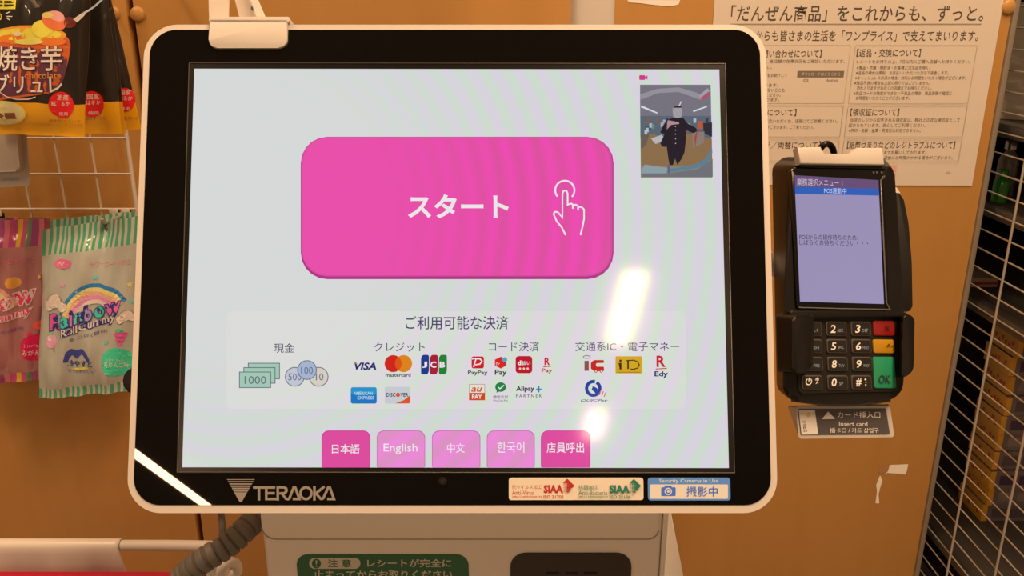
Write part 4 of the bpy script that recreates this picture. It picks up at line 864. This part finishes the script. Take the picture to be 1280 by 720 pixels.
# stack of yellow cartons
YB = mat('yellow_carton', (0.72, 0.36, 0.02), 0.4); LB = mat('lilac_carton', (0.17, 0.145, 0.16), 0.45)
glab = 'yellow carton in the tall stack behind the wire mesh, '
ords = ('lowest', 'second from the bottom', 'third from the bottom', 'fourth from the bottom', 'fifth from the bottom', 'fifth from the top', 'fourth from the top', 'third from the top', 'second from the top', 'topmost')
for k in range(10):
    z0 = 0.8832 + 0.0253 * k; ox = 0.6 + (0.002 * math.sin(k * 2.1)); oy = 0.928 + 0.003 * math.cos(k * 1.7)
    r = root_at('yellow_carton', (ox, oy, z0)); tag(r, glab + ords[k], 'carton', 'stack of yellow cartons')
    box('carton', 0.0, 0.085, 0, 0.056, 0.0, 0.0250, [LB], r, 0.0006, 1)
    pydata('yellow_end', [(-0.0004, 0.056, 0.0004), (-0.0004, 0.0, 0.0004), (-0.0004, 0.0, 0.0246), (-0.0004, 0.056, 0.0246), (0.006, -0.0004, 0.0004), (0.006, -0.0004, 0.0246)], [(0, 1, 2, 3), (1, 4, 5, 2)], YB, r)
    V = []; Fc = []
    for j in range(6):
        a = 0.048 - j * 0.0072; zz_ = 0.0125 + 0.003 * math.sin(j * 2.3 + k); n0 = len(V)
        V += [(-0.0007, a, zz_ - .003), (-0.0007, a - .0045, zz_ - .002), (-0.0007, a - .004, zz_ + .0035), (-0.0007, a + .0005, zz_ + .002)]; Fc.append((n0, n0 + 1, n0 + 2, n0 + 3))
    pydata('red_print', V, Fc, mat('red_carton_ink', (0.55, 0.08, 0.02), 0.5), r)
    V = []; Fc = []
    for j in range(3): n0 = len(V); V += [(0.012 + j * .024, -.0005, .006), (0.030 + j * .024, -.0005, .006), (0.030 + j * .024, -.0005, .019), (0.012 + j * .024, -.0005, .019)]; Fc.append((n0, n0 + 1, n0 + 2, n0 + 3))
    pydata('front_print', V, Fc, mat('lilac_ink', ((0.10, 0.08, 0.10), (0.24, 0.20, 0.22), (0.06, 0.03, 0.09))[k % 3], 0.5), r)
# blue disc label on a carton
def carton(x, y, z, sx_, sy_, sz_, c, label, band=None):
    r = root_at('carton', (x, y, z)); tag(r, label, 'carton'); box('carton_body', 0, sx_, 0, sy_, 0, sz_, mat('carton_card', c, 0.5), r, 0.0008, 1)
    if band: box('carton_band', -0.0004, sx_ + .0004, -0.0004, sy_ + .0004, sz_ * .3, sz_ * .62, mat('carton_band', band, 0.5), r)
P_ = hx(1209, 386, 0.545)
carton(0.545, 0.955, 1.1902, 0.035, 0.05, 0.012, (0.55, 0.42, 0.38), 'small flat white carton with red band on the shelf above the yellow stack', (0.5, 0.05, 0.05))
carton(0.69, 0.94, 0.8832, 0.06, 0.10, 0.14, (0.20, 0.13, 0.26), 'purple carton standing beside the stack of yellow cartons', (0.4, 0.36, 0.5))
carton(0.60, 0.93, 0.5202, 0.13, 0.16, 0.22, (0.045, 0.025, 0.05), 'large dark purple carton on the lowest shelf', (0.25, 0.2, 0.3))
carton(0.60, 0.86, 1.1902, 0.12, 0.06, 0.062, (0.30, 0.27, 0.23), 'pale grey flat carton on the shelf behind the mesh')
def bottle(x, y, z, rad, hgt, body, cap, label):
    r = root_at('bottle', (x, y, z)); tag(r, label, 'bottle', 'bottles behind the mesh')
    prof = [(0.0, 0), (rad, 0.0), (rad, hgt * .62), (rad * .85, hgt * .72), (rad * .45, hgt * .8), (rad * .45, hgt * .86)]
    def lathe(nm, pf, m):
        V = []; Fc = []
        for a, b in pf:
            for j in range(16): V.append((a * math.cos(j * math.pi / 8), a * math.sin(j * math.pi / 8), b))
        for i in range(len(pf) - 1):
            for j in range(16): Fc.append((i * 16 + j, i * 16 + (j + 1) % 16, (i + 1) * 16 + (j + 1) % 16, (i + 1) * 16 + j))
        pydata(nm, V, Fc, m, r, 50)
    lathe('bottle_body', prof, body); lathe('cap', [(0, hgt * .84), (rad * .62, hgt * .84), (rad * .62, hgt * .98), (rad * .55, hgt), (0, hgt)], cap)
GG = mat('green_glass', (0.04, 0.30, 0.02), 0.1, coat=0.5); RG = mat('red_gloss', (0.40, 0.02, 0.03), 0.15, coat=0.5); SG = mat('silver_cap', (0.6, 0.56, 0.5), 0.15, metal=0.9); CG = mat('clear_grey', (0.30, 0.27, 0.25), 0.12, coat=0.5)
bottle(0.548, 0.930, 1.3002, 0.0085, 0.036, GG, GG, 'small glossy green bottle behind the wire mesh, near the end of the wooden wall')
bottle(0.572, 0.965, 1.3002, 0.011, 0.064, CG, SG, 'grey bottle with silver cap just behind the green bottle')
bottle(0.588, 0.920, 1.3002, 0.010, 0.058, CG, SG, 'grey bottle with silver cap between the green bottle and the red bottles')
bottle(0.612, 0.895, 1.3002, 0.012, 0.034, RG, RG, 'short glossy red bottle near the grey silver-capped bottles')
r = root_at('snack_pouch', (0.548, 0.965, 1.3882)); tag(r, 'crinkled pale grey pouch standing on the upper shelf behind the mesh', 'pouch')
V = []; Fc = []
for j in range(19):
    for i in range(13):
        a, b = i / 12, j / 18; dd = 0.016 * (1 - abs(2 * a - 1) ** 2) * (1 - b * .8); V.append((a * 0.10, -dd + .002 * math.sin(j * 1.9 + i), b * 0.125))
for j in range(18):
    for i in range(12): q = j * 13 + i; Fc.append((q, q + 1, q + 14, q + 13))
N_ = len(V); V += [(x, -y + .004, z) for x, y, z in V]; Fc += [tuple(N_ + i for i in reversed(f)) for f in Fc]
pydata('pouch_film', V, Fc, mat('grey_film', (0.62, 0.57, 0.48), 0.3), r, 60)

# ================================================================ packing side: rail, bag, basket, hose
RY = 0.60
rz = hy(0, 682, RY).z
tb = root_at('packing_table', (-0.45, 0.63, 0)); tag(tb, 'low white packing table under the bag rail', 'table')
box('table_top', -0.24, 0.235, -0.15, 0.15, 0.70, 0.725, WHITE_PLASTIC2, tb, 0.003)
for sx_ in (-0.22, 0.215):
    for sy_ in (-0.13, 0.13): box('leg', sx_ - .015, sx_ + .015, sy_ - .015, sy_ + .015, 0.0, 0.70, WHITE_PLASTIC2, tb, 0.002)
rail = root_at('bag_rail', (-0.45, RY, 0.725)); tag(rail, 'white tubular bag rail holding a plastic carrier bag beside the machine', 'rail')
ex = hy(281, 683, RY).x + 0.45; hz = rz - 0.725
tube('top_rail', catmull([(-0.22, 0, 0.02), (-0.22, 0, hz - .03), (-0.21, 0, hz - .006), (-0.19, 0, hz), (0, 0, hz), (ex - .03, 0, hz), (ex - 0.012, 0, hz - .004), (ex - .004, 0, hz - .02), (ex + 0.004, 0, hz - .08), (ex, 0, 0.02)], 6), 0.0046, CREAM, rail, 12)
for x in (-0.22, ex): box('foot_plate', x - .015, x + .015, -.03, .03, 0.0, 0.02, WHITE_PLASTIC2, rail, 0.002)
cb = root_at('carrier_bag', (-0.45, RY, rz)); tag(cb, 'thin white plastic carrier bag turning pink lower down, draped over the white rail', 'plastic bag')
V = []; Fc = []; nu, nv = 40, 26; xa, xb = hy(-60, 683, RY).x + .45, hy(152, 683, RY).x + .45
for j in range(nv + 1):
    b = j / nv
    for i in range(nu + 1):
        a = i / nu; ang = math.pi * (b * 3.2); 
        if b < 0.25: t_ = b / .25; y = 0.0056 * math.cos(math.pi * t_); z = 0.0056 * math.sin(math.pi * t_); y = -y * -1; drop = 0
        else: drop = (b - .25) / .75 * 0.16; y = -0.0056; z = -drop
        wv = drop / 0.16; x = xa + (xb - xa) * a + wv * 0.14 * max(0, a - .75) * 1.0
        y += -0.006 * wv + 0.005 * wv * math.sin(a * 17 + 2 * wv) + 0.003 * wv * math.sin(a * 39)
        V.append((x, y, z))
for j in range(nv):
    for i in range(nu): q = j * (nu + 1) + i; Fc.append((q, q + 1, q + nu + 2, q + nu + 1))
FILM = mat('bag_plastic', (0.82, 0.78, 0.74), 0.3, alpha=0.88); t = NT(FILM)
tc = t.n('ShaderNodeTexCoord'); sp = t.n('ShaderNodeSeparateXYZ'); t.l(tc.outputs['Object'], sp.inputs[0]); nz = t.n('ShaderNodeTexNoise'); nz.inputs['Scale'].default_value = 18; t.l(tc.outputs['Object'], nz.inputs[0])
fz = t.math('MULTIPLY_ADD', nz.outputs[0], 0.02, sp.outputs[2]); mr = t.n('ShaderNodeMapRange'); t.l(fz, mr.inputs[0]); mr.inputs[1].default_value = -0.001; mr.inputs[2].default_value = -0.024; mr.inputs[3].default_value = 0; mr.inputs[4].default_value = 1
t.l(t.mix(mr.outputs[0], (0.84, 0.80, 0.76), (0.80, 0.42, 0.42)), t.b.inputs['Base Color'])  # film colour runs from white to pink downwards
film = pydata('bag_film', V, Fc, FILM, cb, 70)
sm = film.modifiers.new('thickness', 'SOLIDIFY'); sm.thickness = 0.0004
bk = root_at('red_basket', (-0.44, 0.525, 0.725)); tag(bk, 'bright red plastic basket, only its rounded rim showing below the white rail', 'basket')
rimz = hy(120, 714.5, 0.561).z - 0.725
bx0, bx1 = -0.14, hy(218, 716, 0.52).x + 0.44
REDP = mat('red_plastic', (0.46, 0.008, 0.045), 0.4)
def ring_wall(name, o, i, z0, z1, m, par):
    n = len(o); V = [(*p, z0) for p in o] + [(*p, z1) for p in o] + [(*p, z1) for p in i] + [(*p, z0) for p in i]; Fc = []
    for k in range(n):
        k2 = (k + 1) % n
        for a in range(4): b = (a + 1) % 4; Fc.append((a * n + k, a * n + k2, b * n + k2, b * n + k))
    return pydata(name, V, Fc, m, par, 40)
ring_wall('rim', rrect(bx0, -0.05, bx1, 0.036, 0.03, 8), rrect(bx0 + .008, -.042, bx1 - .008, .028, 0.025, 8), rimz - 0.014, rimz, REDP, bk)
ring_wall('wall', rrect(bx0 + .004, -0.046, bx1 - .004, 0.032, 0.028, 8), rrect(bx0 + .007, -.043, bx1 - .007, .029, 0.026, 8), 0.0, rimz - 0.012, REDP, bk)
slab('bottom', rrect(bx0 + .006, -.044, bx1 - .006, .030, .026, 8), 0.0, 0.004, REDP, bk)
# corrugated hose from under the monitor
HP = catmull([hy(352, 615, 0.50), hy(326, 642, 0.475), hy(306, 662, 0.46), hy(284, 682, 0.452), hy(258, 698, 0.446), hy(236, 714, 0.446), hy(222, 738, 0.450), hy(216, 790, 0.462), Vector((-0.205, 0.475, 0.985)), Vector((-0.190, 0.500, 0.945)), Vector((-0.166, 0.515, 0.925))], 40)
HP = [q for i, q in enumerate(HP)]
ln = [0.0]
for i in range(1, len(HP)): ln.append(ln[-1] + (HP[i] - HP[i - 1]).length)
def hr(i): return 0.0082 - 0.0016 * max(0.0, math.sin(ln[i] / 0.0056 * 2 * math.pi)) ** 3
hs = tube('corrugated_hose', HP, hr, GREY_RUBBER, None, 18, 60); tag(hs, 'grey corrugated cable hose running down from under the monitor', 'hose')
tag(tube('grey_cable', catmull([Vector((-0.15, 0.515, 1.30)), hy(270, 600, 0.545), hy(276, 640, 0.56), hy(278, 665, 0.555), hy(274, 700, 0.55), hy(272, 760, 0.55), Vector((-0.235, 0.55, 0.727))], 6), 0.0026, mat('cable_grey', (0.12, 0.11, 0.10), 0.5)), 'thin grey cable hanging behind the corrugated hose', 'cable')
tag(tube('white_cable', catmull([Vector((-0.222, 0.505, 0.727)), hy(268, 760, 0.50), hy(272, 722, 0.50), hy(281, 706, 0.50), hy(291, 703, 0.505), hy(297, 712, 0.51), hy(299, 760, 0.51), Vector((-0.152, 0.53, 0.90))], 8), 0.0036, CREAM), 'short white cable looping up beside the corrugated hose', 'cable')
